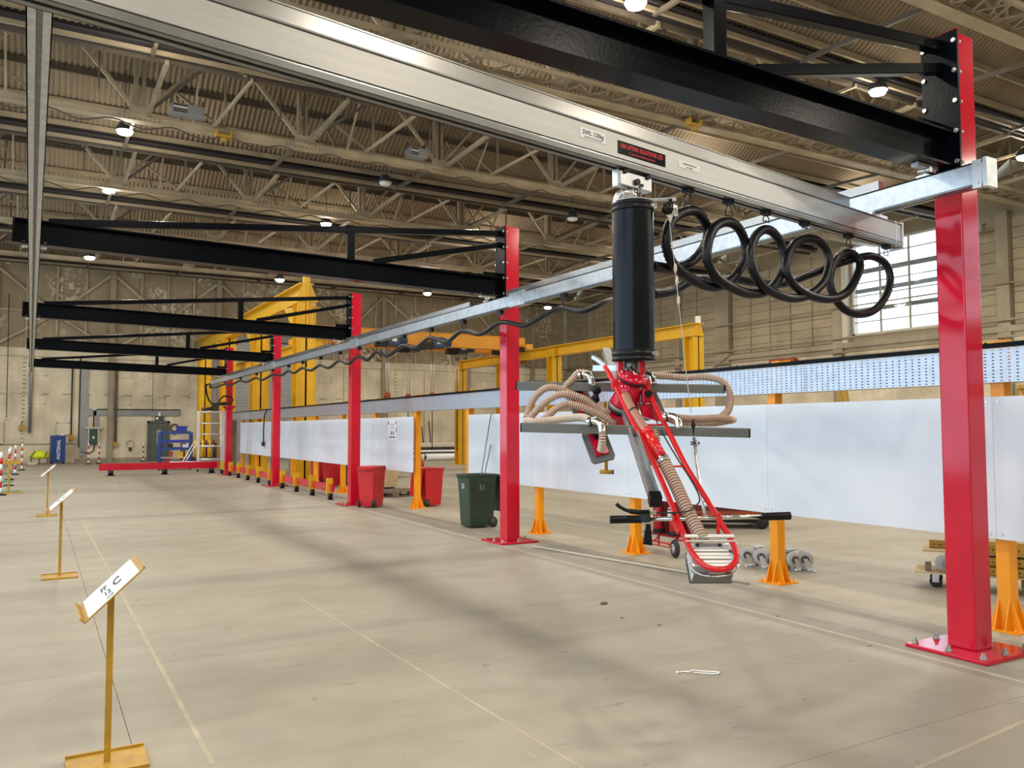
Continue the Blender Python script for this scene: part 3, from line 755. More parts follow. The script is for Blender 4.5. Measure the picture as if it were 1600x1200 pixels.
# small hose trolleys in the bridge slot, numbered along the beam by what hangs from them
HG = [3.66, 4.09, 4.53, 5.03, 5.67, 6.29]
htop = [3.175, 3.162, 3.195, 3.225, 3.178, 3.185]
hlab = ['first black hose trolley under the bridge beam, counted from the lift tube', 'second black hose trolley under the bridge beam from the lift tube', 'third black hose trolley under the bridge beam from the lift tube', 'fourth black hose trolley under the bridge beam from the lift tube', 'fifth black hose trolley under the bridge beam, before the window', 'last hose trolley at the free end of the bridge beam']
for k, s_ in enumerate(HG):
    p = V((0, 3.39, 3.30)) + V((cos(BR), sin(BR), 0)) * s_
    t = thing('hose_trolley', hlab[k], 'trolley', (p.x, p.y, p.z), BR, 'hose trolleys under the bridge beam')
    MB().box(-.032, .032, -.02, .02, -.03, -.002).cyl((-.02, -.03, -.012), (-.02, .03, -.012), .012, 8).cyl((.02, -.03, -.012), (.02, .03, -.012), .012, 8).build('body', 'blackmatte', t)
    dz = htop[k] + .03 - 3.30
    MB().tube(smooth([(-.01, 0, -.03), (-.03, 0, dz * .6), (-.035, 0, dz), (0, 0, dz + .005), (.035, 0, dz), (.03, 0, dz * .6), (.012, 0, -.03)], 4), .004, 5).build('wire_loop', 'blackmatte', t)

coil = [(3.308,0.0,2.752),(3.493,0.028,2.767),(3.678,0.049,2.81),(3.838,0.06,2.904),(3.925,0.056,3.03),(3.89,0.04,3.12),(3.773,0.014,3.168),(3.632,-0.014,3.148),(3.486,-0.04,3.085),(3.385,-0.056,2.984),(3.366,-0.06,2.873),(3.443,-0.049,2.777),(3.612,-0.028,2.719),(3.811,0.0,2.691),(4.019,0.028,2.709),(4.216,0.049,2.801),(4.343,0.06,2.941),(4.35,0.056,3.064),(4.249,0.04,3.148),(4.09,0.014,3.155),(3.924,-0.014,3.093),(3.812,-0.04,2.977),(3.775,-0.056,2.847),(3.855,-0.06,2.743),(4.054,-0.049,2.69),(4.28,-0.028,2.677),(4.521,0.0,2.724),(4.72,0.028,2.842),(4.817,0.049,2.985),(4.804,0.06,3.119),(4.694,0.056,3.186),(4.556,0.04,3.178),(4.415,0.014,3.102),(4.316,-0.014,2.983),(4.298,-0.04,2.851),(4.376,-0.056,2.746),(4.564,-0.06,2.698),(4.783,-0.049,2.693),(5.033,-0.028,2.75),(5.283,0.0,2.878),(5.422,0.028,3.041),(5.418,0.049,3.156),(5.308,0.06,3.212),(5.147,0.056,3.203),(4.959,0.04,3.133),(4.812,0.014,3.008),(4.754,-0.014,2.887),(4.827,-0.04,2.784),(5.029,-0.056,2.731),(5.293,-0.06,2.738),(5.553,-0.049,2.826),(5.748,-0.028,2.979),(5.847,0.0,3.089),(5.821,0.028,3.16),(5.72,0.049,3.17),(5.587,0.06,3.102),(5.489,0.056,2.986),(5.446,0.04,2.877),(5.482,0.014,2.761),(5.581,-0.014,2.681),(5.761,-0.04,2.663),(5.97,-0.056,2.721),(6.154,-0.06,2.862),(6.249,-0.049,3.009),(6.221,-0.028,3.128),(6.072,0.0,3.177),(5.913,0.028,3.155),(5.696,0.10,3.088),(5.419,0.20,2.978),(5.089,0.24,2.874),(4.752,0.25,2.849),(4.512,0.25,2.846),(4.283,0.25,2.81),(4.066,0.25,2.795),(3.925,0.25,2.743),(3.789,0.25,2.68),(3.593,0.25,2.638)]
dv = V((cos(BR), sin(BR), 0)); nv = V((-sin(BR), cos(BR), 0)); p0 = V((0, 3.39, 0))
W = [p0 + dv * s_ + nv * q + V((0, 0, z)) for (s_, q, z) in coil]
wave = [(36.0,3.56),(34.63,3.60),(34.9,3.45),(33.4,3.40),(32.0,3.43),(30.8,3.35),(29.18,3.42),(28.17,3.33),(26.78,3.39),(25.91,3.28),(24.71,3.36),(23.6,3.29),(22.9,3.37),(22.24,3.28),(21.49,3.36),(20.67,3.25),(19.9,3.33),(19.18,3.22),(18.41,3.33),(17.77,3.22),(17.1,3.33),(16.53,3.21),(16.0,3.33),(15.32,3.21),(14.57,3.34),(13.95,3.25),(13.32,3.37),(12.66,3.23),(12.05,3.36),(11.40,3.24),(10.8,3.35),(10.41,3.30),(10.1,3.23),(9.83,3.25),(9.36,3.34),(9.05,3.35),(8.61,3.25),(8.06,3.31)]
hm = MB()
P = W[-1]
fest = [V((6.0, y, z)) for (y, z) in wave[::-1]]
link = [W[-1], V((4.39, 5.63, 2.87)), V((5.05, 6.67, 3.05))]
tag(MB().hose(W, .034, .026, .006, 12, sub=7).build('spiral_hose', 'blackmatte'), 'black ribbed hose coiled in hanging loops under the bridge beam', 'hose')
tag(MB().tube(smooth([p for p in link] + fest, 6), .036, 8).build('festoon_hose', 'blackmatte'), 'long black hose hanging in waves below the right crane rail', 'hose')
FN = ['first', 'second', 'third', 'fourth', 'fifth', 'sixth', 'seventh', 'eighth', 'ninth', 'tenth', 'eleventh', 'twelfth', 'thirteenth', 'fourteenth', 'fifteenth', 'sixteenth', 'seventeenth', 'eighteenth', 'nineteenth', 'twentieth']
for k in range(len(wave)):
    y, z = wave[k]
    if k < 3 or y < 8.9: continue
    if z > wave[k - 1][1] and (k + 1 < len(wave) and z > wave[k + 1][1]):
        NF = globals().get('NF', 0) + 1
        t = thing('festoon_trolley', FN[NF - 1] + ' small black hose trolley under the right rail, counted from its far end', 'trolley', (6.02, y, 3.535), 0, 'festoon trolleys on the right rail')
        MB().box(-.03, .03, -.06, .06, -.06, 0).build('body', 'blackmatte', t)
        MB().cyl((-.02, 0, -.06), (-.02, 0, z - 3.535 + .03), .008, 5).build('strap', 'blackmatte', t)
t = thing('hose_end_valve', 'dark hose valve and loose loop hanging by the farthest red column', 'valve', (5.86, 32.9, 2.6))
MB().tube(smooth([(-.45, -.6, .85), (-.38, -.4, .5), (-.2, -.1, .2), (.1, .1, .12), (.45, .0, .12), (.62, -.1, .28), (.50, -.1, .42), (.25, -.1, .40), (.12, 0, .2)], 6), .03, 6).build('hose_loop', 'blackmatte', t)
MB().box(-.12, .12, -.10, .10, -.15, .12).cyl((-.48, 0, -.09), (-.12, 0, -.05), .06, 8).cyl((.05, 0, .14), (.42, 0, .17), .045, 8).build('valve_body', 'seam', t)
# ================================================================== VACUUM TUBE LIFTER
LR = radians(-29.95)
L = thing('tube_lifter', 'black vacuum tube lifter with red handle frame, hanging from the bridge beam', 'lifter', (3.089, 3.894, 0), LR)
A = BR - LR                                                     # beam direction seen in the lifter's frame
ea = V((cos(A), sin(A), 0)); eb = V((-sin(A), cos(A), 0)); ez = V((0, 0, 1))
mb = MB(); mb.obox((0, 0, 3.243), ea, eb, ez, .28, .066, .085); mb.obox(ea * -.145 + ez * 3.243, ea, eb, ez, .012, .05, .105)
tro = mb.build('trolley', 'steel', L, bevel=.004)
for s_ in (-.1, .1):
    MB().cyl(ea * s_ - eb * .045 + ez * 3.285, ea * s_ + eb * .045 + ez * 3.285, .016, 10).build('wheel', 'blackmatte', tro)
MB().cyl(ea * .0 - eb * .036 + ez * 3.235, ea * .0 - eb * .05 + ez * 3.235, .02, 8).cyl(ea * .04 - eb * .036 + ez * 3.22, ea * .04 - eb * .046 + ez * 3.22, .012, 8).build('bolt', 'seam', tro)
MB().lathe([(.026, 3.12), (.034, 3.13), (.034, 3.20), (.02, 3.205)], 14).box(-.055, -.045, -.03, .03, 3.13, 3.21).box(.045, .052, -.03, .03, 3.13, 3.21).build('swivel', 'chrome', L)
MB().tube(smooth([(-.005, -.02, 3.165), (-.05, -.03, 3.165), (-.085, -.03, 3.15), (-.10, -.03, 3.10)], 4), [.028] * 13, 10).build('elbow', 'steel', L)
MB().cyl((-.062, -.03, 3.16), (-.070, -.03, 3.158), .036, 12).build('hose_clip', 'chrome', L)
MB().lathe([(.095, 3.112), (.125, 3.112), (.125, 3.118), (.04, 3.122)], 24).build('top_plate', 'steel', L)
prof = [(.120, 2.205)]; z = 2.21; q = 0
while z < 3.06: prof.append((.1225 if q % 2 else .1265, z)); z += .0075; q += 1
MB().lathe(prof + [(.120, 3.062)], 32).build('lift_tube', 'lifttube', L)
MB().lathe([(.119, 3.055), (.131, 3.058), (.131, 3.072), (.127, 3.074), (.127, 3.088), (.131, 3.09), (.131, 3.10), (.118, 3.112), (.09, 3.113)], 28).build('top_cap', 'blackmatte', L)
MB().lathe([(.08, 2.152), (.131, 2.154), (.133, 2.168), (.127, 2.172), (.127, 2.182), (.133, 2.186), (.133, 2.202), (.127, 2.206), (.127, 2.214), (.131, 2.218), (.12, 2.222)], 28).build('bottom_cap', 'blackmatte', L)
for zc in (3.08, 2.195):
    MB().box(.10, .135, -.085, -.06, zc - .012, zc + .012).cyl((.09, -.095, zc), (.14, -.07, zc), .005, 6).build('clamp_screw', 'chrome', L)
# pulley arm and balance cord
MB().bar((0.0, -.02, 3.123), (.245, 0, 3.140), .05, .006).box(.235, .26, -.03, .03, 3.12, 3.143).build('pulley_arm', 'steel', L)
MB().lathe([(.0, -.02), (.034, -.018), (.036, 0), (.034, .018), (.0, .02)], 14, (.208, -.012, 3.075), (0, 1, .1)).cyl((.225, 0, 3.10), (.235, 0, 3.14), .012, 8).build('pulley', 'blackmatte', L)
MB().prism([(.185, -.02, 3.075), (.255, -.02, 3.075), (.225, -.02, 2.985)], (0, .012, 0)).build('pulley_bracket', 'cream', L)
MB().cyl((.248, 0, 3.04), (.248, 0, 3.115), .028, 12).build('counter_roller', 'chrome', L)
MB().tube(smooth([(.222, -.006, 2.985), (.236, -.06, 2.75), (.243, -.1, 2.579), (.255, -.15, 2.33), (.268, -.2, 2.08), (.280, -.26, 1.84)], 5), .0026, 6).build('balance_cord', 'castergrey', L)
for (zz, uu, vv) in ((2.62, .243, -.094), (2.50, .247, -.112), (2.70, .239, -.075)):
    MB().lathe([(.004, -.03), (.011, -.01), (.009, .02), (.003, .03)], 7, (uu, vv, zz), (0, -.1, 1)).build('cord_knot', 'hose', L)
MB().lathe([(.004, -.05), (.016, -.04), (.012, .01), (.006, .05)], 8, (.284, -.29, 1.755), (.02, -.12, 1)).build('cord_weight', 'blackmatte', L)
MB().tube([(.287, -.30, 1.70), (.288, -.36, 1.56), (.284, -.46, 1.40), (.281, -.56, 1.30)], .010, 8).build('turnbuckle', 'steel', L)
MB().torus((.290, -.325, 1.665), (1, .3, 0), .018, .004, 12, 5).torus((.283, -.52, 1.345), (1, .3, 0), .018, .004, 12, 5).build('shackle', 'chrome', L)
MB().tube([(.26, -.33, 1.675), (.315, -.31, 1.665)], .004, 5).tube([(.265, -.31, 1.66), (.31, -.33, 1.675)], .004, 5).build('cotter', 'seam', L)
# red suction head, tilted towards the viewer
MB().box(-.105, -.072, -.05, .05, 2.035, 2.15).build('fork', 'red', L, bevel=.006)
MB().box(.022, .06, -.05, .05, 2.035, 2.15).build('fork', 'red', L, bevel=.006)
MB().lathe([(.03, 2.02), (.036, 2.03), (.036, 2.07), (.028, 2.075), (.028, 2.10), (.038, 2.11), (.038, 2.16)], 14, (-.022, -.02, 0)).build('coupling', 'greyframe', L)
MB().tube([(-.03, -.06, 2.12), (-.005, -.075, 2.07), (-.02, -.08, 2.03)], .006, 6).tube([(0, -.06, 2.10), (.015, -.08, 2.04)], .006, 6).build('control_link', 'chrome', L)
ax = V((0.0, .48, -.87)).normalized(); hb = V((-.022, -.09, 2.055))
axx = V((-.22, .44, -.87)).normalized()
MB().lathe([(.05, -.012), (.082, -.008), (.086, 0), (.086, .012)], 26, hb, axx).build('head_flange', 'red', L)
MB().lathe([(.08, .012), (.088, .014), (.088, .022), (.08, .024)], 26, hb, axx).build('head_seal', 'blackmatte', L)
MB().lathe([(.074, .024), (.074, .12), (.088, .17), (.088, .185)], 26, hb, axx).build('head_body', 'red', L)
MB().lathe([(.09, .185), (.095, .19), (.095, .207), (.085, .21)], 26, hb, axx).build('head_ring', 'greyframe', L)
MB().lathe([(.088, .21), (.09, .222), (.07, .235)], 26, hb, axx).build('head_seal', 'blackmatte', L)
for k in range(7):
    a = 2 * pi * k / 7; e = axx.orthogonal().normalized(); g = axx.cross(e)
    MB().cyl(hb + axx * -.004 + (e * cos(a) + g * sin(a)) * .07, hb + axx * -.02 + (e * cos(a) + g * sin(a)) * .07, .006, 6).build('bolt', 'steel', L)
mb = MB(); c = hb + axx * .265
mb.obox(c, (1, 0, 0), axx, V((1, 0, 0)).cross(axx), .15, .06, .13); mb.build('manifold', 'red', L, bevel=.006)
MB().box(.03, .09, -.11, -.02, 1.90, 1.98).cyl((.06, -.12, 1.94), (.06, -.02, 1.94), .03, 10).build('side_valve', 'red', L, bevel=.005)
MB().cyl((.062, -.14, 1.955), (.062, -.09, 1.95), .022, 10).build('valve_knob', 'blackmatte', L)
MB().prism([(.02, -.1, 1.88), (.09, -.1, 1.90), (.13, -.12, 1.79), (.03, -.12, 1.82)], (0, .04, 0)).build('guard_plate', 'red', L)
# grey carrying frame: one long beam and two cross bars
MB().bar((-.085, .717, 2.286), (-.060, -.1, 1.834), .05, .05).build('main_beam', 'galv', L)
mb = MB(); a0_, b0_ = V((-.060, -.1, 1.834)), V((-.036, -.85, 1.42))
_, _, d_, sd_, up_ = mb.frame(a0_, b0_)
for k in (-1, 1): mb.bar(a0_ + sd_ * .02 * k, b0_ + sd_ * .02 * k, .010, .05)
mb.bar(a0_ - up_ * .02, b0_ - up_ * .02, .05, .01); mb.build('main_beam', 'galv', L)
MB().bar(b0_, b0_ + d_ * .055, .058, .058).build('end_stop', 'blackmatte', L)
MB().bar((-.20, .30, 2.135), (-.06, .1, 2.12), .05, .035).bar((-.2, .45, 2.22), (-.1, .3, 2.13), .03, .02).build('beam_bracket', 'galv', L)
CB = [((-.70, .23, 2.018), (.581, .20, 1.995)), ((-.678, -.25, 1.758), (.594, -.28, 1.724))]
for a, b in CB:
    a, b = V(a), V(b); d = (b - a).normalized()
    o = MB().bar(a, b, .055, .052).build('cross_bar', 'greyframe', L, bevel=.003)
    MB().bar(a, a - d * .008, .054, .051).build('end_plug', 'blackmatte', o); MB().bar(b, b + d * .008, .054, .051).build('end_plug', 'blackmatte', o)
    MB().bar(a + V((0, -.02, .0265)), b + V((0, -.02, .0265)), .012, .003).build('top_lip', 'alutop', o)
f2 = V((-.26, .845, .467)).normalized(); f3 = V((0, -.484, .875)); f1 = f2.cross(f3).normalized()
cup = None
f2 = V((-.26, .50, .83)).normalized(); f3 = V((0, -.856, .516)); f1 = f2.cross(f3).normalized(); f3 = f1.cross(f2).normalized()
for (u_, v_, z_) in ((-.243, -.215, 1.652), (.045, -.22, 1.640), (-.30, .26, 1.905), (.13, .25, 1.90)):
    c = V((u_, v_, z_))
    o = MB(); 
    pts = [(-.070, -.09), (-.058, -.108), (.058, -.108), (.070, -.09), (.070, .085), (.058, .10), (-.058, .10), (-.070, .085)]
    o.prism([c + f1 * x + f2 * y for (x, y) in pts], f3 * .018); o = o.build('suction_pad', 'padgrey', L)
    MB().obox(c + f3 * .028, f1, f2, f3, .075, .15, .022).build('pad_mount', 'red', o)
    MB().obox(c + f3 * .050 + f2 * .05, f1, f2, f3, .03, .05, .03).build('pad_lug', 'blackmatte', o)
for (u_, v_, z_) in ((-.255, -.30, 1.775), (.175, -.29, 1.80), (-.262, .2, 2.07), (.12, .19, 2.07)):
    c = V((u_, v_, z_))
    MB().tube(smooth([c + V((-.06, .0, .012)), c + V((-.02, -.01, .02)), c + V((.015, -.03, .0)), c + V((.022, -.05, -.05))], 4), .022, 10).build('hose_elbow', 'chrome', L)
    MB().cyl(c + V((-.035, -.004, .016)), c + V((-.045, -.003, .014)), .027, 12).build('hose_clip', 'seam', L)
MB().hose([(-.233, -.35, 1.728), (-.232, -.345, 1.68), (-.238, -.30, 1.625)], .022, .013, .005, 9, True, 4).build('pad_hose', ['hose', 'hosewire'], L)
MB().hose([(.06, -.30, 1.74), (.075, -.31, 1.68), (.06, -.27, 1.63)], .022, .013, .005, 9, True, 4).build('pad_hose', ['hose', 'hosewire'], L)
for (u_, v_, z_) in ((-.215, .17, 1.985), (-.23, .12, 1.93)):
    MB().lathe([(.012, -.02), (.03, -.01), (.03, .01), (.012, .02)], 6, (u_, v_ - .06, z_), (0, 1, .2)).build('clamp_knob', 'blackmatte', L)
HS = [[(-.24, .19, 2.085), (-.313, .2, 2.101), (-.353, .2, 2.061), (-.41, .2, 1.99), (-.36, .2, 1.93)],
      [(-.30, .18, 1.935), (-.338, .15, 1.95), (-.436, .15, 1.995), (-.515, .15, 2.003), (-.583, .15, 1.956), (-.622, .13, 1.889), (-.645, .08, 1.81)],
      [(-.10, .02, 1.815), (-.134, .03, 1.835), (-.211, .03, 1.866), (-.288, .03, 1.924), (-.384, .03, 1.955), (-.462, .03, 1.951), (-.539, .03, 1.905), (-.598, .02, 1.847), (-.640, .0, 1.79)],
      [(-.12, -.02, 1.785), (-.159, -.02, 1.807), (-.236, -.02, 1.846), (-.331, -.02, 1.884), (-.407, -.02, 1.896), (-.465, -.03, 1.873), (-.523, -.04, 1.825), (-.561, -.05, 1.795)],
      [(-.30, -.28, 1.800), (-.335, -.24, 1.815), (-.411, -.17, 1.811), (-.506, -.1, 1.80), (-.60, -.05, 1.792), (-.65, .0, 1.80)],
      [(.085, .19, 2.08), (.125, .2, 2.082), (.225, .2, 2.076), (.345, .2, 2.068), (.464, .2, 2.072), (.564, .2, 2.051), (.615, .2, 1.995), (.622, .18, 1.928), (.589, .12, 1.86), (.532, .06, 1.82)],
      [(.574, -.0, 1.802), (.49, -.05, 1.812), (.376, -.12, 1.806), (.28, -.2, 1.805), (.19, -.28, 1.81)],
      [(.59, .03, 1.803), (.502, .05, 1.785), (.387, .05, 1.785), (.271, .03, 1.79), (.194, .0, 1.815), (.117, -.02, 1.846), (.05, -.03, 1.87)]]
for h in HS: MB().hose(h, .0235, .0135, .0045, 10, True).build('vacuum_hose', ['hose', 'hosewire'], L)
MB().torus((.583, .015, 1.803), (0, .3, 1), .012, .02, 12, 8).build('hose_bend', 'hose', L)
# handle frame: one bent red tube
HP = [(-.168, .066, 2.13), (-.125, -.042, 2.016), (-.046, -.264, 1.779), (.039, -.49, 1.537), (.093, -.675, 1.34), (.128, -.807, 1.199), (.152, -.866, 1.135), (.195, -.909, 1.09), (.252, -.924, 1.074), (.313, -.917, 1.082), (.349, -.889, 1.111), (.361, -.857, 1.146), (.347, -.797, 1.21), (.309, -.711, 1.301), (.276, -.638, 1.379), (.243, -.568, 1.453), (.198, -.469, 1.56), (.144, -.308, 1.732), (.097, -.177, 1.871), (.058, -.035, 2.022)]
MB().tube(smooth(HP, 5), .0148, 10).build('handle_frame', 'redtube', L)
MB().box(-.145, -.085, -.07, -.02, 1.985, 2.045).build('frame_lug', 'redtube', L, bevel=.006); MB().box(.035, .085, -.07, -.02, 1.99, 2.045).build('frame_lug', 'redtube', L, bevel=.006)
MB().tube([(.032, -.481, 1.548), (.195, -.481, 1.548)], .0055, 8).build('frame_rung', 'redtube', L)
MB().tube([(-.025, -.27, 1.772), (.13, -.27, 1.772)], .0055, 8).build('frame_rung', 'redtube', L)
nn = V((0, -.73, .684))
off = lambda p, k=.0: V(p) + nn * k
MB().tube(smooth([off((-.070, -.110, 1.945)), off((-.055, -.165, 1.885)), off((-.02, -.235, 1.808)), off((.018, -.305, 1.733))], 5), .030, 12).build('feed_hose_upper', 'copper', L)
MB().tube([off((-.04, -.195, 1.853)), off((-.036, -.203, 1.845))], .0315, 12).build('hose_clip', 'seam', L)
MB().tube([off((.018, -.305, 1.733)), off((.086, -.455, 1.573))], .034, 14).build('feed_pipe', 'redtube', L)
MB().tube([off((.016, -.300, 1.737)), off((.026, -.322, 1.714))], .037, 14).build('pipe_band', 'redtube', L)
MB().tube([off((.080, -.443, 1.588)), off((.090, -.466, 1.562))], .0375, 14).build('hose_clip', 'chrome', L)
MB().hose([off((.088, -.46, 1.567)), off((.122, -.55, 1.472)), off((.150, -.64, 1.376)), off((.185, -.74, 1.27)), off((.21, -.81, 1.2))], .036, .018, .005, 12, True).build('feed_hose', ['hose', 'hosewire'], L)
# cross handle with grips, lever, cable
MB().tube([(-.10, -.72, 1.292), (.56, -.71, 1.303)], .0115, 10).build('handlebar', 'chrome', L)
for a, b in (((-.238, -.72, 1.291), (-.075, -.72, 1.293)), ((.53, -.71, 1.303), (.681, -.706, 1.307))):
    a, b = V(a), V(b)
    MB().tube([a, a.lerp(b, .03), a.lerp(b, .06), a.lerp(b, .94), a.lerp(b, .97), b], [.019, .022, .0205, .0205, .022, .019], 12).build('grip', 'blackmatte', L)
for u_, v_ in ((.083, -.72), (.318, -.715)):
    MB().torus((u_, v_, 1.298), (1, 0, 0), .017, .008, 14, 8).build('bar_clamp', 'redtube', L)
    MB().bar((u_ + .0, v_, 1.285), (u_ + .02 if u_ < .2 else u_ - .02, v_ - .05, 1.23), .016, .03).build('bar_bracket', 'redtube', L)
MB().tube(smooth([(-.205, -.73, 1.372), (-.19, -.735, 1.357), (-.15, -.74, 1.338), (-.09, -.745, 1.33), (-.04, -.74, 1.330)], 4), [.010] * 3 + [.009] * 6 + [.013] * 8, 8).build('brake_lever', 'blackmatte', L)
MB().box(-.085, -.04, -.755, -.72, 1.28, 1.325).cyl((-.065, -.76, 1.30), (-.05, -.70, 1.30), .022, 10).build('lever_clamp', 'seam', L, bevel=.003)
MB().box(-.035, -.008, -.755, -.735, 1.318, 1.337).build('cable_nut', 'chrome', L)
MB().tube(smooth([(-.02, -.745, 1.328), (.06, -.75, 1.328), (.14, -.76, 1.335), (.20, -.72, 1.36), (.235, -.64, 1.395), (.215, -.55, 1.475), (.16, -.42, 1.60), (.09, -.26, 1.78), (.07, -.15, 1.90)], 6), .004, 6).build('control_cable', 'seam', L)
MB().tube(smooth([(.06, -.75, 1.328), (.085, -.74, 1.32), (.093, -.72, 1.312)], 4), .004, 6).build('control_cable', 'seam', L)
MB().prism([(-.055, -.74, 1.27), (-.035, -.74, 1.27), (-.030, -.76, 1.165), (-.075, -.76, 1.172)], (0, .03, 0)).build('hanging_strap', 'blackmatte', L)
# silver filter head between the tubes
gd = V((0, -.684, -.73)); gx = V((1, 0, 0))
c = V((.242, -.80, 1.205)) - nn * .055
MB().obox(c + nn * .075, gx, gd, nn, .245, .018, .012).obox(c + nn * .075 + gd * .03, gx, gd, nn, .245, .006, .012).build('filter_clamp', 'brightalu', L, bevel=.002)
MB().obox(c + gd * .022 + nn * .012, gx, gd, nn, .14, .03, .03).build('filter_neck', 'galv', L, bevel=.004)
for k in range(5):
    MB().obox(c + gd * (.052 + .022 * k) + nn * (.012 - .004 * (k % 2)), gx, gd, nn, .185 + .006 * k, .0185, .05).build('filter_rib', 'brightalu', L, bevel=.003)
MB().obox(c + gd * .10 - nn * .035, gx, gd, nn, .20, .15, .045).build('filter_housing', 'brightalu', L, bevel=.006)
MB().obox(c + gd * .175 - nn * .02, gx, gd, nn, .19, .012, .075).obox(c + gd * .09 - nn * .065, gx, gd, nn, .215, .18, .006).build('filter_base', 'greyframe', L, bevel=.003)
MB().tube(smooth([(.125, -.86, 1.10), (.16, -.92, 1.055), (.24, -.945, 1.045), (.33, -.93, 1.06), (.365, -.88, 1.10)], 4), .004, 6).build('filter_wire', 'chrome', L)
for q in (-.055, .055):
    MB().cyl(c + gx * q + gd * .02 + nn * .026, c + gx * q + gd * .02 + nn * .034, .008, 8).build('screw', 'seam', L)
# yellow tee foot that hangs below the left pads
MB().tube([(-.150, .24, 1.92), (-.145, .24, 1.485)], .011, 8).build('parking_foot', 'standyellow', L)
MB().tube([(-.185, .235, 1.484), (-.106, .245, 1.480)], .014, 8).build('parking_foot', 'standyellow', L)
MB().cyl((-.108, .245, 1.4802), (-.100, .246, 1.480), .0145, 8).build('foot_plug', 'blackmatte', L)
# ================================================================== SAFETY LINE: posts, tray, white sheets
PX = 7.36
def make_post(label):
    t = thing('safety_post', label, 'post', (PX, 4.13, 0), 0, 'orange posts of the safety line')
    MB().box(-.06, .06, -.06, .06, .012, 2.16).build('shaft', 'orange', t, bevel=.006)
    MB().box(-.16, .16, -.16, .16, 0, .014).build('base_plate', 'orange', t)
    for (dx, dy) in ((1, 0), (-1, 0), (0, 1), (0, -1)):
        for o in (-.045, .045):
            n_ = V((-dy, dx, 0)) * .005
            p = [V((dx * .06, dy * .06, .014)), V((dx * .145, dy * .145, .014)), V((dx * .06, dy * .06, .27))]
            p = [q + V((-dy, dx, 0)) * o for q in p]
            MB().prism([q - n_ for q in p], n_ * 2).build('gusset', 'orange', t)
    for sx_ in (-.125, .125):
        for sy_ in (-.125, .125):
            MB().lathe([(.016, 0), (.016, .012), (.009, .013), (.009, .03)], 6, (sx_, sy_, .014)).build('anchor_bolt', 'orange', t)
    MB().box(.02, .10, -.055, .055, 2.16, 2.53).build('top_bracket', 'orange', t)
    return t
PYS = [4.13 + 2.575 * k for k in range(0, 13)]
plab = ['orange post right behind the nearest red column', 'orange post beside the pile of casters, below the right grip of the lifter', 'orange post in front of the fire extinguisher trolley', 'orange post just right of the second red column',
        'orange post behind the green wheelie bin', 'orange post at the open end of the white sheets, between the two red bins', 'orange post behind the red bin by the third red column', 'orange post at the near end of the low red barrier', 'orange post beside the farther red bin behind the barrier', 'orange post behind the low barrier, left of the fourth red column', 'orange post near the yellow box base behind the barrier', 'orange post just right of the farthest red column', 'orange post just left of the farthest red column']
p0_ = make_post(plab[0])
for k in range(1, 13): copy_tree(p0_, (PX, PYS[k], 0), label=plab[k])

tr = thing('cable_tray', 'long perforated silver cable tray with a black top rail, on the orange posts', 'tray', (7.30, 1.0, 2.16))
y = 0.2; 
while y < 36.5:
    y1 = y + 3.0
    g = MB(); g.box(7.272, 7.276, y + .003, y1 - .003, 2.16, 2.45); g.build('tray_side', 'perf', tr, True)
    g = MB(); g.box(7.262, 7.30, y + .003, y1 - .003, 2.150, 2.160); g.build('tray_lip', 'galv', tr, True)
    MB().box(7.30, 7.52, y + .003, y1 - .003, 2.152, 2.159).build('tray_floor', 'galv', tr, True); MB().box(7.52, 7.526, y + .003, y1 - .003, 2.152, 2.44).build('tray_back', 'seam', tr, True)  # back coloured near black to stand for the shade seen through the slots
    y = y1
y = 0.2
while y < 36.5:
    MB().box(7.245, 7.30, y + .01, y + 2.99, 2.455, 2.495).build('top_rail', 'black', tr, True); y += 3.0
for q in range(24): MB().lathe([(.012, 0), (.012, .012)], 6, (7.27, 1.2 + q * 1.5, 2.495)).build('rail_bolt', 'seam', tr, True)

SHX = 7.235
slab = {}
def sheet(y0, y1, label):
    t = thing('white_sheet', label, 'panel', (SHX, y0, .79), 0, 'white sheets of the barrier')
    MB().box(0, .006, .0015, y1 - y0 - .0015, 0, 1.235).build('board', 'panel', t)
    for yy in (.05, y1 - y0 - .05):
        for zz in (.04, 1.19):
            MB().lathe([(.014, 0), (.012, .004)], 8, (0, yy, zz), (-1, 0, 0)).build('screw', 'steel', t)
    return t
names = ['white sheet at the right edge, beyond the nearest red column', 'large white sheet directly left of the nearest red column', 'white sheet behind the right half of the lifter', 'white sheet behind the left crossbars of the lifter', 'white sheet ending behind the green wheelie bin']
yy = 1.56
for k in range(5):
    y1 = 4.14 + 2.575 * k if k < 4 else 14.25
    sheet(yy, y1, names[k]); yy = y1
names2 = ['white sheet with a small printed notice, behind the red bin', 'white sheet next left of the third red column, carrying a poster', 'plain white sheet behind the red bins, between third and fourth columns', 'white sheet just right of the fourth red column', 'white sheet with several printed drawings, left of the fourth column', 'white sheet with a hanging black cable', 'last white sheet behind the farthest red column']
SH2 = []
yy = 16.95
for k in range(7):
    SH2.append((sheet(yy, yy + 2.57, names2[k]), yy)); yy += 2.575
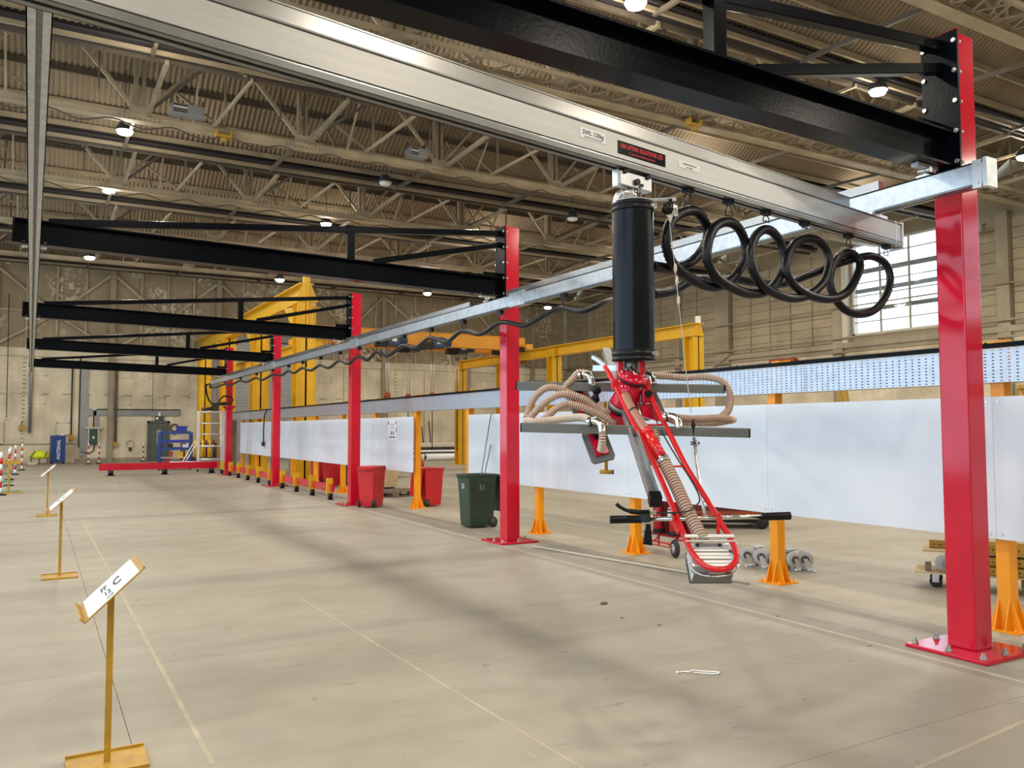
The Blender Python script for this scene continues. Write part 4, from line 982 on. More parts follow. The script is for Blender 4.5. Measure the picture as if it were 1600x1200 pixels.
def poster(par, y0, y, z, wd, ht, kind):
    """printed sheet on the face that looks towards the columns; par starts at y0"""
    o = MB().box(-.004, 0, y - y0 - wd / 2, y - y0 + wd / 2, z - .79 - ht / 2, z - .79 + ht / 2).build('notice', 'paper', par)
    g = MB(); h = MB(); cy, cz = y - y0, z - .79
    k_ = 1.7 if kind == 0 else 1.0
    bx_ = lambda a, b, c, d, q=g: q.box(-.0055, -.004, cy - a * k_, cy - b * k_, cz + c, cz + d)
    if kind == 0:
        bx_(.12, -.12, -.19, -.165); bx_(-.02, -.05, -.12, -.04); bx_(.06, .03, -.12, -.04); bx_(.15, .12, .13, .20); bx_(-.12, -.15, .12, .2); bx_(.16, .14, -.07, .05)
        for q in range(3): bx_(.07, -.06, .02 + q * .05, .03 + q * .05, h)
    elif kind == 1:
        g.prism([(-.0055, cy + .05, cz + .22), (-.0055, cy + .03, cz + .22), (-.0055, cy - .12, cz + .35), (-.0055, cy - .10, cz + .35)], (.0015, 0, 0))
        for (a, b, c, d) in ((.06, -.04, .13, .15), (.06, .04, .08, .13), (.04, .0, .03, .07), (.07, .03, -.12, -.05), (.06, .04, -.2, -.17), (-.05, -.1, .0, .1)): bx_(a, b, c, d)
        bx_(.07, -.05, -.34, -.24, h); bx_(.06, -.06, -.42, -.38, h)
    else:
        for (a, b, c, d) in ((.30, .16, -.13, .13), (.0, -.06, -.2, .36), (-.20, -.34, -.02, .1), (.06, .02, -.02, .06), (-.12, -.38, .14, .155), (-.12, -.38, -.16, -.145), (-.1, -.36, -.4, -.385), (.34, .1, .16, .18), (-.12, -.38, .36, .38)): bx_(a, b, c, d)
        bx_(.33, .2, -.46, -.2, h); bx_(.3, .1, .2, .45, h)
    g.build('print', 'ink', o); h.build('print', 'greyink', o)
p_, q_ = SH2[0]; poster(p_, q_, 18.2, 1.74, .58, .46, 0)
p_, q_ = SH2[1]; poster(p_, q_, 21.05, 1.58, .36, .85, 1)
p_, q_ = SH2[4]; poster(p_, q_, 28.9, 1.55, .9, 1.0, 2)
t = thing('hanging_cable', 'black cable with a plug hanging over the far white sheets', 'cable', (7.2, 30.6, 1.2))
MB().tube(smooth([(.06, .0, 1.30), (-.01, .05, 1.0), (-.02, .12, .5), (-.02, .1, .1)], 5), .022, 6).build('lead', 'blackmatte', t)
MB().box(-.06, .0, .03, .25, -.06, .10).build('plug', 'seam', t)
# ================================================================== THINGS ON THE FLOOR
def wheelie_bin(label, m, loc, rz, lid='closed', group='wheelie bins'):
    t = thing('wheelie_bin', label, 'bin', loc, rz, group)
    # local: front faces -y, hinge and wheels at +y
    def ring(wd, y0, y1, z, r=.04):
        o = []
        for (cx, cy, a0) in ((wd / 2 - r, y1 - r, 0), (-wd / 2 + r, y1 - r, 90), (-wd / 2 + r, y0 + r, 180), (wd / 2 - r, y0 + r, 270)):
            for k in range(4):
                a = radians(a0 + k * 30); o.append((cx + r * cos(a), cy + r * sin(a), z))
        return o
    rs = [ring(.45, -.27, .24, .03), ring(.47, -.28, .26, .12), ring(.54, -.33, .32, .93), ring(.56, -.35, .35, .94), ring(.58, -.37, .36, .98), ring(.55, -.34, .33, .985), ring(.50, -.30, .29, .97), ring(.40, -.2, .2, .1)]
    n = len(rs[0]); mb = MB(); vs = [p for r in rs for p in r]; fs = [tuple(range(n))[::-1]]
    for i in range(len(rs) - 1):
        for k in range(n): fs.append((i * n + k, i * n + (k + 1) % n, (i + 1) * n + (k + 1) % n, (i + 1) * n + k))
    fs.append(tuple((len(rs) - 1) * n + k for k in range(n)))
    mb.add(vs, fs, 0, False); mb.build('body', m, t)
    for s_ in (-1, 1):
        w_ = MB().lathe([(.02, -.03), (.09, -.028), (.10, -.018), (.10, .018), (.09, .028), (.02, .03)], 18, (s_ * .235, .24, .10), (1, 0, 0)).build('wheel', 'tyre', t)
        MB().lathe([(.02, -.034), (.06, -.032), (.06, .032), (.02, .034)], 12, (s_ * .235, .24, .10), (1, 0, 0)).build('hub', 'darkhub', w_)
    MB().cyl((-.23, .24, .10), (.23, .24, .10), .012, 8).build('axle', 'hub', t)
    MB().tube([(-.2, .36, .955), (-.2, .40, .965), (.2, .40, .965), (.2, .36, .955)], .014, 8).build('handle', m, t)
    for s_ in (-.2, 0, .2): MB().box(s_ - .01, s_ + .01, -.36, -.345, .90, .94).build('rim_rib', m, t)
    if lid == 'closed':
        MB().prism([(-.29, -.39, .985), (.29, -.39, .985), (.29, .36, .99), (-.29, .36, .99)], (0, 0, .012)).prism([(-.26, -.35, .997), (.26, -.35, .997), (.25, .33, 1.002), (-.25, .33, 1.002)], (0, .0, .05)).build('lid', m, t, bevel=.012)
        MB().tube([(-.12, -.38, 1.0), (-.1, -.41, 1.0), (.1, -.41, 1.0), (.12, -.38, 1.0)], .012, 6).build('lid_grip', m, t)
    else:
        MB().prism([(-.28, .375, .96), (.28, .375, .96), (.25, .47, .30), (.22, .475, .27), (-.22, .475, .27), (-.25, .47, .30)], (0, .03, .004)).build('lid', m, t, bevel=.008)
        MB().box(-.16, .16, .45, .475, .42, .80).build('lid_ridge', m, t, bevel=.006)
    return t
g = wheelie_bin('dark green wheelie bin with its lid hanging open', 'greenbin', (6.88, 13.20, 0), radians(-90), 'open', 'wheelie bins')
text('51', .13, 'bin_text', 'white', g, (.0, -.3215, .76), (pi / 2 + .062, 0, 0))
text('51', .14, 'bin_text', 'hub', g, (.2635, -.02, .74), (pi / 2 + .043, 0, pi / 2))
for (a, b, lb) in (((6.80, 13.1, .35), (7.21, 13.28, 2.05), 'long grey rod leaning up out of the green bin'), ((6.82, 13.05, .4), (7.20, 13.28, 1.46), 'shorter grey rod leaning in the green bin')):
    tag(MB().tube([a, b], .012, 8).build('litter_rod', 'hub'), lb, 'rod', 'rods in the green bin')
wheelie_bin('red wheelie bin with closed lid, just right of the third red column', 'red2', (6.57, 17.78, 0), radians(128), 'closed')
wheelie_bin('red wheelie bin with closed lid, behind the orange post at the gap', 'red2', (7.80, 17.35, 0), radians(100), 'open')
wheelie_bin('red wheelie bin seen under the white sheets behind the low barrier', 'red2', (7.95, 25.0, 0), radians(100), 'closed')
wheelie_bin('red wheelie bin with ribbed front, leftmost under the white sheets', 'red2', (7.95, 26.2, 0), radians(200), 'closed')

def pallet(x, y, z, rz, label, m='darkwood'):
    t = thing('pallet', label, 'pallet', (x, y, z), rz)
    for k in range(7): MB().box(-.6, .6, -.5 + k * .155, -.5 + k * .155 + .10, .12, .142).build('deck_board', m, t)
    for yy in (-.45, 0, .45):
        for xx in (-.53, 0, .53): MB().box(xx - .07, xx + .07, yy - .05, yy + .05, .022, .10).build('block', m, t)
        MB().box(-.6, .6, yy - .05, yy + .05, 0, .022).build('skid', m, t)
    for xx in (-.53, 0, .53): MB().box(xx - .07, xx + .07, -.5, .5, .10, .12).build('stringer', m, t)
    return t
pallet(8.30, 20.5, 0, radians(25), 'weathered wooden pallet on the floor between the red bins')

# fire extinguisher trolley
F = thing('extinguisher_trolley', 'red two wheeled trolley with a tall back board, behind an orange post', 'trolley', (7.74, 9.10, 0), radians(-94))
# local x runs to the right of the viewer
MB().box(-.42, .42, .12, .135, .27, 1.06).build('back_board', 'darkred', F)
for (a, b) in (((-.34, .14, .05), (-.34, .14, .62)), ((.36, .14, .2), (.36, .14, .55)), ((-.40, -.16, .17), (.42, -.16, .17)), ((-.40, .14, .24), (.42, .14, .24)), ((-.40, -.16, .17), (-.40, -.16, .62)), ((-.04, -.16, .17), (-.04, -.02, .27)), ((.30, -.16, .15), (.30, .1, .30)), ((.34, -.1, .22), (.62, -.1, .25))):
    MB().tube([a, b], .014, 8).build('frame_tube', 'red2', F)
MB().box(-.33, .36, -.14, .12, .255, .275).build('shelf', 'darkred', F)
for xx in (-.42, .44):
    w_ = MB().lathe([(.04, -.03), (.10, -.03), (.12, -.015), (.12, .015), (.10, .03), (.04, .03)], 20, (xx, -.16, .122), (.25, 1, 0)).build('wheel', 'tyre', F)
    MB().lathe([(.01, -.034), (.062, -.033), (.062, .033), (.01, .034)], 14, (xx, -.16, .122), (.25, 1, 0)).build('hub', 'castergrey', w_)
    for k in range(5):
        a = 2 * pi * k / 5
        MB().cyl(V((xx, -.16, .122)) + V((cos(a) * .038, -.042, sin(a) * .038)), V((xx, -.16, .122)) + V((cos(a) * .038, -.03, sin(a) * .038)), .009, 8).build('hub_hole', 'tyre', w_)
MB().cyl((-.42, -.16, .122), (.44, -.16, .122), .01, 6).build('axle', 'red2', F)
MB().box(.34, .38, -.05, .0, .30, .46).build('rubber_stop', 'tyre', F)
fx = V((cos(radians(-94)), sin(radians(-94)), 0)); fy = V((-fx.y, fx.x, 0))
for xx, lb in ((-.14, 'red fire extinguisher, left of two on the trolley'), (.24, 'red fire extinguisher with a white label, right of two on the trolley')):
    p = V((7.74, 9.10, .276)) + fx * xx
    t = thing('fire_extinguisher', lb, 'extinguisher', tuple(p), radians(-94), 'extinguishers on the trolley')
    MB().lathe([(.07, 0), (.085, .02), (.085, .36), (.07, .42), (.03, .45), (.02, .46)], 18).build('cylinder', 'red2', t)
    MB().box(-.015, .015, -.03, .03, .455, .50).bar((0, -.03, .49), (0, -.11, .52), .02, .012).build('valve', 'tyre', t)
    MB().tube(smooth([(.02, 0, .47), (.09, -.02, .42), (.10, -.02, .2), (.09, -.01, .08)], 4), .011, 6).build('hose', 'tyre', t)
    if xx > 0: MB().box(-.06, .035, -.0885, -.0845, .25, .34).box(-.05, .03, -.0885, -.0845, .36, .38).build('label_plate', 'white', t)
    MB().lathe([(.086, 0), (.0875, .005), (.0875, .05), (.086, .055)], 18).build('base_band', 'tyre', t)

# heap of loose casters
def caster():
    t = thing('caster', 'loose swivel caster', 'caster', (0, 0, 0), 0, 'loose casters piled on the floor')
    w_ = MB().lathe([(.02, -.022), (.075, -.02), (.08, -.012), (.08, .012), (.075, .02), (.02, .022)], 16, (0, 0, .08), (1, 0, 0)).build('wheel', 'castergrey', t)
    MB().lathe([(.006, -.026), (.04, -.025), (.04, .025), (.006, .026)], 12, (0, 0, .08), (1, 0, 0)).build('hub', 'darkhub', w_)
    for s_ in (-1, 1):
        MB().prism([(s_ * .03, -.02, .07), (s_ * .03, .02, .07), (s_ * .03, .075, .165), (s_ * .03, -.0, .165)], (.004 * s_, 0, 0)).build('fork_plate', 'steel', t)
    MB().lathe([(.035, .165), (.04, .17), (.04, .185), (.03, .19)], 12, (0, .04, 0)).build('swivel_race', 'steel', t)
    MB().box(-.06, .06, -.02, .10, .19, .197).build('top_plate', 'steel', t)
    return t
cst = [(7.78, 7.86, 0.5, 'caster standing at the far left of the caster pile, by the handle frame'), (7.92, 7.98, 1.2, 'caster at the back left of the caster pile'), (7.86, 7.66, 0.9, 'caster with a tilted plate, second from the left in the pile'), (8.02, 7.66, 4.2, 'caster resting behind the front ones, left of the orange post'), (7.90, 7.46, 0.75, 'large faced caster at the front of the pile, left of the orange post'),
       (8.08, 7.45, 3.6, 'caster half hidden by the orange post, back row'), (7.99, 7.28, 0.6, 'caster just right of the orange post, front row'), (8.16, 7.28, 4.0, 'caster just right of the orange post, back row'), (8.08, 7.10, 1.3, 'caster second from the right end of the pile'), (8.20, 7.04, 0.8, 'caster at the right end of the pile, wheel face showing'), (8.30, 7.12, 3.2, 'caster at the back right corner of the pile')]
k0 = caster()
for i, (x, y, a, lb) in enumerate(cst):
    c = k0 if i == 0 else copy_tree(k0, (0, 0, 0))
    c['label'] = lb; c.location = (x, y, .197)
    c.scale = (1.25, 1.25, 1.25); c.location.z = .246
    c.rotation_euler = (pi + random.uniform(-.03, .03), 0, a)
    if i in (1, 3, 5, 7): c.rotation_euler = (0, 0, a + .6); c.location.z = 0
# long pole on the floor
pt = MB().tube([(6.39, 10.50, .016), (6.98, 6.78, .016)], .014, 8).build('conduit_pole', 'cream'); tag(pt, 'long thin pale pole lying on the floor beside the red columns', 'pole')

# yellow beam stack on wheels, right
D = thing('beam_dolly', 'wheeled dolly of stacked yellow perforated beams behind the nearest red column', 'dolly', (9.05, 5.15, 0), radians(-58))
# local x: along the stack, start at the left end
def ybeam(x0, x1, y, z, h=.085):
    b = MB().box(x0, x1, y - .03, y - .022, z, z + h).box(x0, x1, y - .03, y + .03, z, z + .008).box(x0, x1, y + .022, y + .03, z, z + h)
    o = b.build('racking_beam', 'standyellow', D)
    hh = MB(); x = x0 + .05
    while x < x1: hh.box(x - .008, x + .008, y - .0312, y - .030, z + h * .4, z + h * .6); x += .06
    hh.build('slots', 'seam', o, kind='stuff')
MB().box(-.82, 1.2, -.24, .3, .165, .18).build('deck', 'wood', D); MB().box(-.74, 1.2, -.18, .3, .395, .41).build('deck', 'wood', D)
for yy in (-.15, .0, .15):
    for zz in (.02, .18, .28, .41):
        ybeam(-.3 if zz != .02 else .2, 1.3, yy, zz)
ybeam(-.68, 1.2, .05, .41)
for (x, y) in ((-.62, -.12), (1.1, -.12), (-.62, .2), (1.1, .2)):
    w_ = MB().lathe([(.01, -.02), (.06, -.02), (.065, -.012), (.065, .012), (.06, .02), (.01, .02)], 16, (x, y, .066), (.3, 1, 0)).build('caster_wheel', 'tyre', D)
    MB().box(x - .035, x + .035, y - .03, y - .024, .06, .15).box(x - .035, x + .035, y + .024, y + .03, .06, .15).box(x - .06, x + .06, y - .06, y + .06, .15, .165).build('caster_fork', 'steel', w_)
MB().box(-.72, -.66, -.2, -.14, .18, .28).build('end_block', 'darkwood', D)
w_ = MB().lathe([(.01, -.03), (.085, -.028), (.095, -.015), (.095, .015), (.085, .028), (.01, .03)], 18, (-.53, -.20, .285), (-.3, 1, .1)).build('spare_wheel', 'castergrey', D)
MB().lathe([(.01, -.034), (.04, -.033), (.04, .033), (.01, .034)], 12, (-.53, -.20, .285), (-.3, 1, .1)).build('hub', 'hub', w_)

# low orange and dark red machine behind the white sheet
G = thing('tipping_skip', 'low dark red and orange tipping skip on wheels, half hidden by the white sheet', 'skip', (10.75, 11.05, 0), radians(-38))
MB().prism([(-1.15, -.45, .20), (.72, -.45, .24), (.95, -.45, .56), (-1.15, -.45, .95)], (0, 1.0, 0)).build('hopper', 'maroon', G)
MB().box(-.9, .95, -.5, -.44, .25, .31).build('chassis', 'rust', G); MB().box(-.9, .95, .5, .56, .25, .31).build('chassis', 'rust', G)
MB().box(.7, .98, -.52, -.42, .36, .50).build('tow_bracket', 'rust', G); MB().box(-.1, .12, -.47, -.45, .38, .62).build('patch', 'rust', G)
MB().cyl((-.45, -.48, .20), (-.10, -.48, .20), .06, 10).build('ram', 'rust', G); MB().cyl((-.1, -.48, .2), (.45, -.48, .22), .03, 8).build('ram', 'tyre', G)
for x in (-.8, .62):
    for y in (-.42, .5): MB().lathe([(.02, -.04), (.10, -.04), (.115, -.02), (.115, .02), (.10, .04), (.02, .04)], 16, (x, y, .117), (0, 1, 0)).build('wheel', 'tyre', G)
MB().box(-1.0, .7, -.40, .40, .10, .20).build('under_frame', 'tyre', G)

# yellow sign stands
def stand(label):
    t = thing('sign_stand', label, 'stand', (.36, 4.88, 0), 0, 'yellow sign stands in a row')
    MB().box(-.19, .19, -.15, .15, 0, .018).build('base_plate', 'standyellow', t)
    MB().box(-.19, .19, .135, .15, .018, .03).build('base_rib', 'standyellow', t)
    MB().box(-.016, .016, -.012, .012, .018, .90).build('post', 'standyellow', t)
    a = radians(-43); ph = radians(1.6)
    u_ = V((cos(a), 0, -sin(a))); nb = V((sin(a), 0, cos(a)))
    n_ = (nb * cos(ph) - V((0, 1, 0)) * sin(ph)).normalized(); w_ = n_.cross(u_).normalized()
    c = V((0, 0, .915))
    MB().obox(c, u_, w_, n_, .37, .42, .006).build('sign_tray', 'standyellow', t)
    for sg, h_ in ((-1, .035), (1, .012)): MB().obox(c + u_ * .185 * sg + n_ * h_ / 2, u_, w_, n_, .006, .42, h_).build('tray_end', 'standyellow', t)
    pl = MB().obox(c + n_ * .0045, u_, w_, n_, .31, .40, .003).build('sign_plate', 'white', t)
    f_ = Matrix((u_, w_, n_)).transposed().to_euler()
    for sz, dx, dy, s_, k_ in ((.13, -.035, .07, 'FF', .32), (.13, -.025, -.06, '12', .32), (.05, -.02, -.16, 'LINE', .4), (.20, .04, 0, 'C', .35)):
        text(s_, sz, 'sign_text', 'ink', pl, tuple(c + n_ * .0062 + u_ * dx + w_ * dy), f_, sx=k_, bold=.03)
    return t
s0_ = stand('nearest yellow sign stand with a tilted white label, bottom left')
copy_tree(s0_, (.27, 11.25, 0), label='second yellow sign stand, middle distance at the left')
copy_tree(s0_, (.21, 19.3, 0), label='third yellow sign stand, farthest and smallest of the tall ones')
t = thing('sign_stand', 'thin yellow stand base at the left edge beside the striped poles', 'stand', (-.65, 26.7, 0))
MB().box(-.35, .35, -.2, .2, 0, .02).build('base_plate', 'standyellow', t); MB().box(-.03, .03, -.03, .03, .02, .85).build('post', 'standyellow', t); MB().box(-.25, .25, -.02, .02, .80, .92).build('sign_plate', 'standyellow', t)

# striped poles with chain
def pole(x, y, h, label, grp='red and white striped poles'):
    t = thing('barrier_pole', label, 'pole', (x, y, 0), 0, grp)
    MB().lathe([(.15, 0), (.15, .03), (.04, .06)], 12).build('foot', 'tyre', t)
    n = 7
    for k in range(n):
        MB().cyl((0, 0, .05 + (h - .05) * k / n), (0, 0, .05 + (h - .05) * (k + 1) / n), .035, 8).build('band', 'red2' if k % 2 else 'white', t)
    return t
for o in list(COL.objects):
    if o.get('category') == 'bin' and o.name.startswith('wheelie'): o.scale = (.86, .88, .96) if 'green' in o['label'] else (.80, .80, .88)
pl = [(-.82, 26.0, 1.15, 'frontmost striped pole at the left edge'), (-.74, 30.2, 1.15, 'second striped pole at the left edge, behind the frontmost'), (-.80, 33.8, 1.15, 'third striped pole at the left edge'), (-.72, 37.5, 1.15, 'fourth striped pole at the left edge'), (-.55, 41.5, 1.15, 'farthest striped pole of the left group'),
      (2.27, 47.0, 1.05, 'striped pole under the left side of the green fuse box'), (2.78, 47.4, 1.05, 'striped pole under the right side of the green fuse box'), (5.05, 49.2, 1.0, 'striped pole leaning beside the dark green door'), (6.78, 35.6, 1.1, 'striped pole beside the farthest red column'), (8.1, 18.4, 1.15, 'striped pole standing behind the red bin at the gap')]
for a in pl: pole(*a)
for (x, y, a, b, lb) in ((-1.6, 26.8, 1.2, 1.0, 'green mat on the floor at the left edge, nearest'), (-1.9, 32.0, 1.2, 1.4, 'green mat on the floor at the left edge, middle'), (-1.9, 38.0, 1.2, 1.4, 'green mat on the floor at the left edge, farthest'), (4.35, 41.0, 1.1, 1.2, 'green mat on the floor in front of the dark green door')):
    tag(MB().prism([(x, y, 0), (x + a, y, 0), (x + a, y + b, 0), (x, y + b, 0)], (0, 0, .012)).build('floor_mat', 'matgreen'), lb, 'mat', 'green floor mats')

# low red barrier along the columns, and its cross piece
Bq = thing('low_barrier', 'low red floor barrier on black feet running along the far red columns', 'barrier', (6.55, 27, 0))
y = 20.4
while y < 33.5:
    MB().box(6.50, 6.56, y, y + 1.9, .17, .36).build('rail', 'red', Bq, True); y += 1.92
y = 20.1; k = 0
while y < 35.0:
    f_ = MB().box(6.30, 6.42, y - .12, y + .12, 0, .015).build('foot', 'seam', Bq, True)
    MB().cyl((6.36, y, .015), (6.36, y, .16), .06, 12).build('foot_post', 'blackmatte', f_)
    MB().box(6.42, 6.58, y + .5, y + .56, .10, .50).build('upright', 'yellow', Bq, True)
    y += 1.55
Bx = thing('low_barrier', 'low red floor barrier beam lying across the hall on black feet', 'barrier', (4.4, 35.0, 0))
MB().box(2.05, 6.35, 34.9, 35.02, .20, .46).build('rail', 'red', Bx, True)
for x in (2.45, 4.35, 6.1):
    f_ = MB().box(x - .16, x + .16, 34.6, 34.9, 0, .015).build('foot', 'seam', Bx, True)
    MB().cyl((x, 34.78, .015), (x, 34.78, .20), .10, 12).build('foot_post', 'blackmatte', f_)

# scraps on the floor
def blob(x, y, r, name, m, label, cat, fl=.6):
    v = []; 
    mb = MB().lathe([(r * .5, 0), (r, r * .25 * fl), (r * .8, r * .7 * fl), (r * .2, r * fl)], 7, (0, 0, 0)); mb.v = [(a * random.uniform(.7, 1.2), b * random.uniform(.6, 1.1), c) for (a, b, c) in mb.v]
    o = mb.build(name, m); o.location = (x, y, 0); tag(o, label, cat); return o
blob(4.95, 6.76, .045, 'rubble', 'darkwood', 'largest dark clod on the floor below the lifter', 'debris')
blob(4.73, 6.18, .022, 'rubble', 'darkwood', 'small dark chip left of centre on the floor', 'debris', .4)
blob(4.85, 5.79, .02, 'rubble', 'darkwood', 'small dark chip right of the large clod', 'debris', .4)
blob(6.03, 5.5, .02, 'rubble', 'darkwood', 'dark chip on the grey floor stripe near the nearest column', 'debris', .4)
blob(5.85, 4.4, .022, 'rubble', 'hub', 'pale grey chip on the floor left of the nearest column base', 'debris', .5)
blob(2.38, 29.8, .04, 'rubble', 'darkwood', 'dark chip far off on the floor before the low barrier', 'debris', .5)
tw = thing('cable_tie_scrap', 'scrap of white twisted strapping on the floor at lower right of centre', 'debris', (4.13, 4.54, 0))
MB().tube(smooth([(-.10, .06, .006), (-.06, .055, .008), (-.045, .02, .012), (.0, .03, .012), (.06, .0, .006), (.12, -.055, .006), (.14, -.09, .008), (.10, -.10, .006), (.03, -.04, .006), (-.03, -.01, .012)], 5), .006, 6).build('strap', 'white', tw)
MB().tube(smooth([(-.13, .05, .006), (-.11, .075, .008), (-.10, .06, .006)], 4), .007, 6).build('strap_end', 'white', tw)
# ================================================================== YELLOW RUNWAYS AND ORANGE CRANE
def icol(par, x, y, z1, w_=.5, d_=.55, name='post', m='yellow', z0=0.0):
    """H section post, flanges facing the viewer"""
    MB().box(x - w_ / 2, x + w_ / 2, y - d_ / 2, y - d_ / 2 + .03, z0, z1).box(x - w_ / 2, x + w_ / 2, y + d_ / 2 - .03, y + d_ / 2, z0, z1).box(x - .02, x + .02, y - d_ / 2, y + d_ / 2, z0, z1).build(name, m, par, True)
R1 = thing('crane_runway', 'tall yellow crane runway on wide posts left of the third red column', 'runway', (7.95, 28.2, 0))
for k, y in enumerate((28.3, 34.9, 41.5, 48.0)):
    wd = .64
    MB().box(7.95 - wd / 2, 7.95 + wd / 2, y - .30, y - .26, .02, 6.15).box(7.95 - wd / 2, 7.95 + wd / 2, y + .26, y + .30, .02, 6.15).box(7.95 - .03, 7.95 + .03, y - .3, y + .3, .02, 6.15).box(7.95 - wd / 2, 7.95 - wd / 2 + .03, y - .34, y - .3, .02, 6.0).box(7.95 + wd / 2 - .03, 7.95 + wd / 2, y - .34, y - .3, .02, 6.0).build('post', 'yellow', R1, True)
    MB().box(7.95 - .6, 7.95 + .6, y - .5, y + .5, 0, .03).build('base_plate', 'yellow', R1, True)
    if k in (0, 1, 2):
        MB().prism([(7.95 - .3, y + .3, 6.0), (7.95 - .3, y + 1.6, 6.15), (7.95 - .3, y + .3, 5.2)], (.06, 0, 0)).build('haunch', 'yellow', R1, True)
for ya, yb in ((28.0, 34.9), (34.9, 41.5), (41.5, 49.6)):
    MB().ibeam((7.95, ya, 6.48), (7.95, yb, 6.48), .66, .5, .04, .03).build('runway_beam', 'yellow', R1, True)
MB().prism([(7.95 - .4, 28.0, 6.15), (7.95 + .4, 28.0, 6.15), (7.95 + .12, 28.0, 6.82), (7.95 - .12, 28.0, 6.82)], (0, -.04, 0)).box(7.93, 7.97, 27.85, 28.0, 5.3, 6.8).build('end_plate', 'yellow', R1, True)
MB().box(7.85, 8.05, 27.95, 28.2, 6.81, 7.12).build('end_stop', 'yellow', R1, True)
MB().box(8.20, 8.45, 27.9, 28.0, 5.85, 5.98).build('bracket', 'standyellow', R1, True)

R2 = thing('crane_runway', 'lower yellow crane runway at the right, its beam ending above the lifter', 'runway', (18.3, 20.0, 0))
for k, y in enumerate((20.0, 28.3, 32.6, 36.9)):
    icol(R2, 18.3, y, 4.72, .44, .46)
    MB().box(18.3 - .18, 18.3 + .18, y - .20, y - .19, .1, 4.2).build('post_web', 'yellow', R2, True)
    MB().box(18.3 - .35, 18.3 + .35, y - .35, y + .35, 0, .03).build('base_plate', 'yellow', R2, True)
    MB().prism([(18.3 - .22, y - .25, 4.72), (18.3 + .22, y - .25, 4.72), (18.3 + .07, y - .25, 5.14), (18.3 - .07, y - .25, 5.14)], (0, .03, 0)).build('head_plate', 'yellow', R2, True)
for ya, yb in ((19.7, 28.3), (28.3, 37.1)):
    MB().ibeam((18.3, ya, 4.93), (18.3, yb, 4.93), .42, .34, .035, .025).build('runway_beam', 'yellow', R2, True)
MB().box(18.24, 18.36, 19.72, 19.85, 5.14, 5.36).build('end_stop', 'white', R2, True)
MB().box(18.22, 18.38, 30.6, 30.9, 4.6, 4.72).build('shackle_plate', 'rust', R2, True)
R3 = thing('crane_runway', 'lower yellow runway half hidden behind the tall yellow posts at left', 'runway', (9.2, 36.0, 0))
for y in (28.3, 34.9, 41.5, 48.0):
    MB().box(8.2, 8.95, y - .15, y + .15, 4.45, 4.62).build('bracket', 'yellow', R3, True)
MB().ibeam((8.75, 28.2, 4.85), (8.75, 48.0, 4.85), .42, .34, .035, .025).build('runway_beam', 'yellow', R3, True)

hook_lab = ['hanging between the third red column and the first gap', 'hanging nearer the second red column']
def bridge_crane(y, z, label, hoists):
    t = thing('overhead_crane', label, 'crane', (13.6, y, z), 0, 'orange overhead cranes behind the red columns')
    MB().box(8.8, 18.45, y - .13, y + .13, z, z + .52).box(8.8, 18.45, y - .19, y + .19, z - .03, z).box(8.8, 18.45, y - .17, y + .17, z + .52, z + .54).build('girder', 'cranebeam', t, True)
    for x in (8.95, 18.3): MB().box(x - .14, x + .14, y - .8, y + .8, z - .02, z + .2).build('end_carriage', 'cranebeam', t, True)
    MB().box(17.6, 18.2, y - .6, y - .4, z - .12, z + .08).build('drive_motor', 'tyre', t, True)
    for (x, lb, drop) in hoists:
        h = thing('chain_hoist', lb, 'hoist', (x, y, z), 0, 'blue hoists on the orange cranes')
        MB().box(-.24, .26, -.62, -.25, -.14, .30).build('motor', 'motor', h, bevel=.05)
        MB().lathe([(.15, 0), (.17, .02), (.17, .30), (.15, .32)], 14, (.26, -.44, .10), (1, 0, 0)).build('motor_cap', 'motor', h)
        MB().box(-.72, -.24, -.55, -.30, -.20, .08).build('gearbox', 'tyre', h)
        MB().box(-.1, .1, -.64, -.62, .02, .14).build('badge', 'white', h)
        MB().box(-.5, .4, -.25, .25, -.12, -.04).build('trolley', 'tyre', h)
        MB().cyl((-.28, -.42, -.2), (-.28, -.42, -drop), .018, 5).cyl((-.16, -.42, -.2), (-.16, -.42, -drop), .018, 5).build('chain', 'steel', h)
        MB().lathe([(.03, -.15), (.13, -.12), (.15, 0), (.08, .14)], 10, (-.22, -.42, -drop)).build('hook_block', 'rust', h)
        MB().tube(smooth([(-.22, -.42, -drop - .12), (-.22, -.42, -drop - .22), (-.12, -.42, -drop - .30), (-.20, -.42, -drop - .40), (-.30, -.42, -drop - .32)], 4), .03, 6).build('hook', 'rust', h)
        MB().cyl((-.22, -.42, -drop - .35), (-.22, -.42, -drop - 2.2), .02, 5).build('pendant_cable', 'seam', h)
bridge_crane(32.8, 5.20, 'farther orange overhead crane girder carrying two blue hoists', [(16.1, 'upper right blue hoist, on the farther crane girder, hook by the yellow post', 2.2), (13.8, 'upper left blue hoist, on the farther crane girder', 2.1)])
bridge_crane(31.0, 5.20, 'nearer orange overhead crane girder carrying two blue hoists', [(14.1, 'right blue hoist hanging lower, on the nearer crane girder', 2.1), (12.15, 'leftmost blue hoist, partly behind the wavy hose', 2.1)])

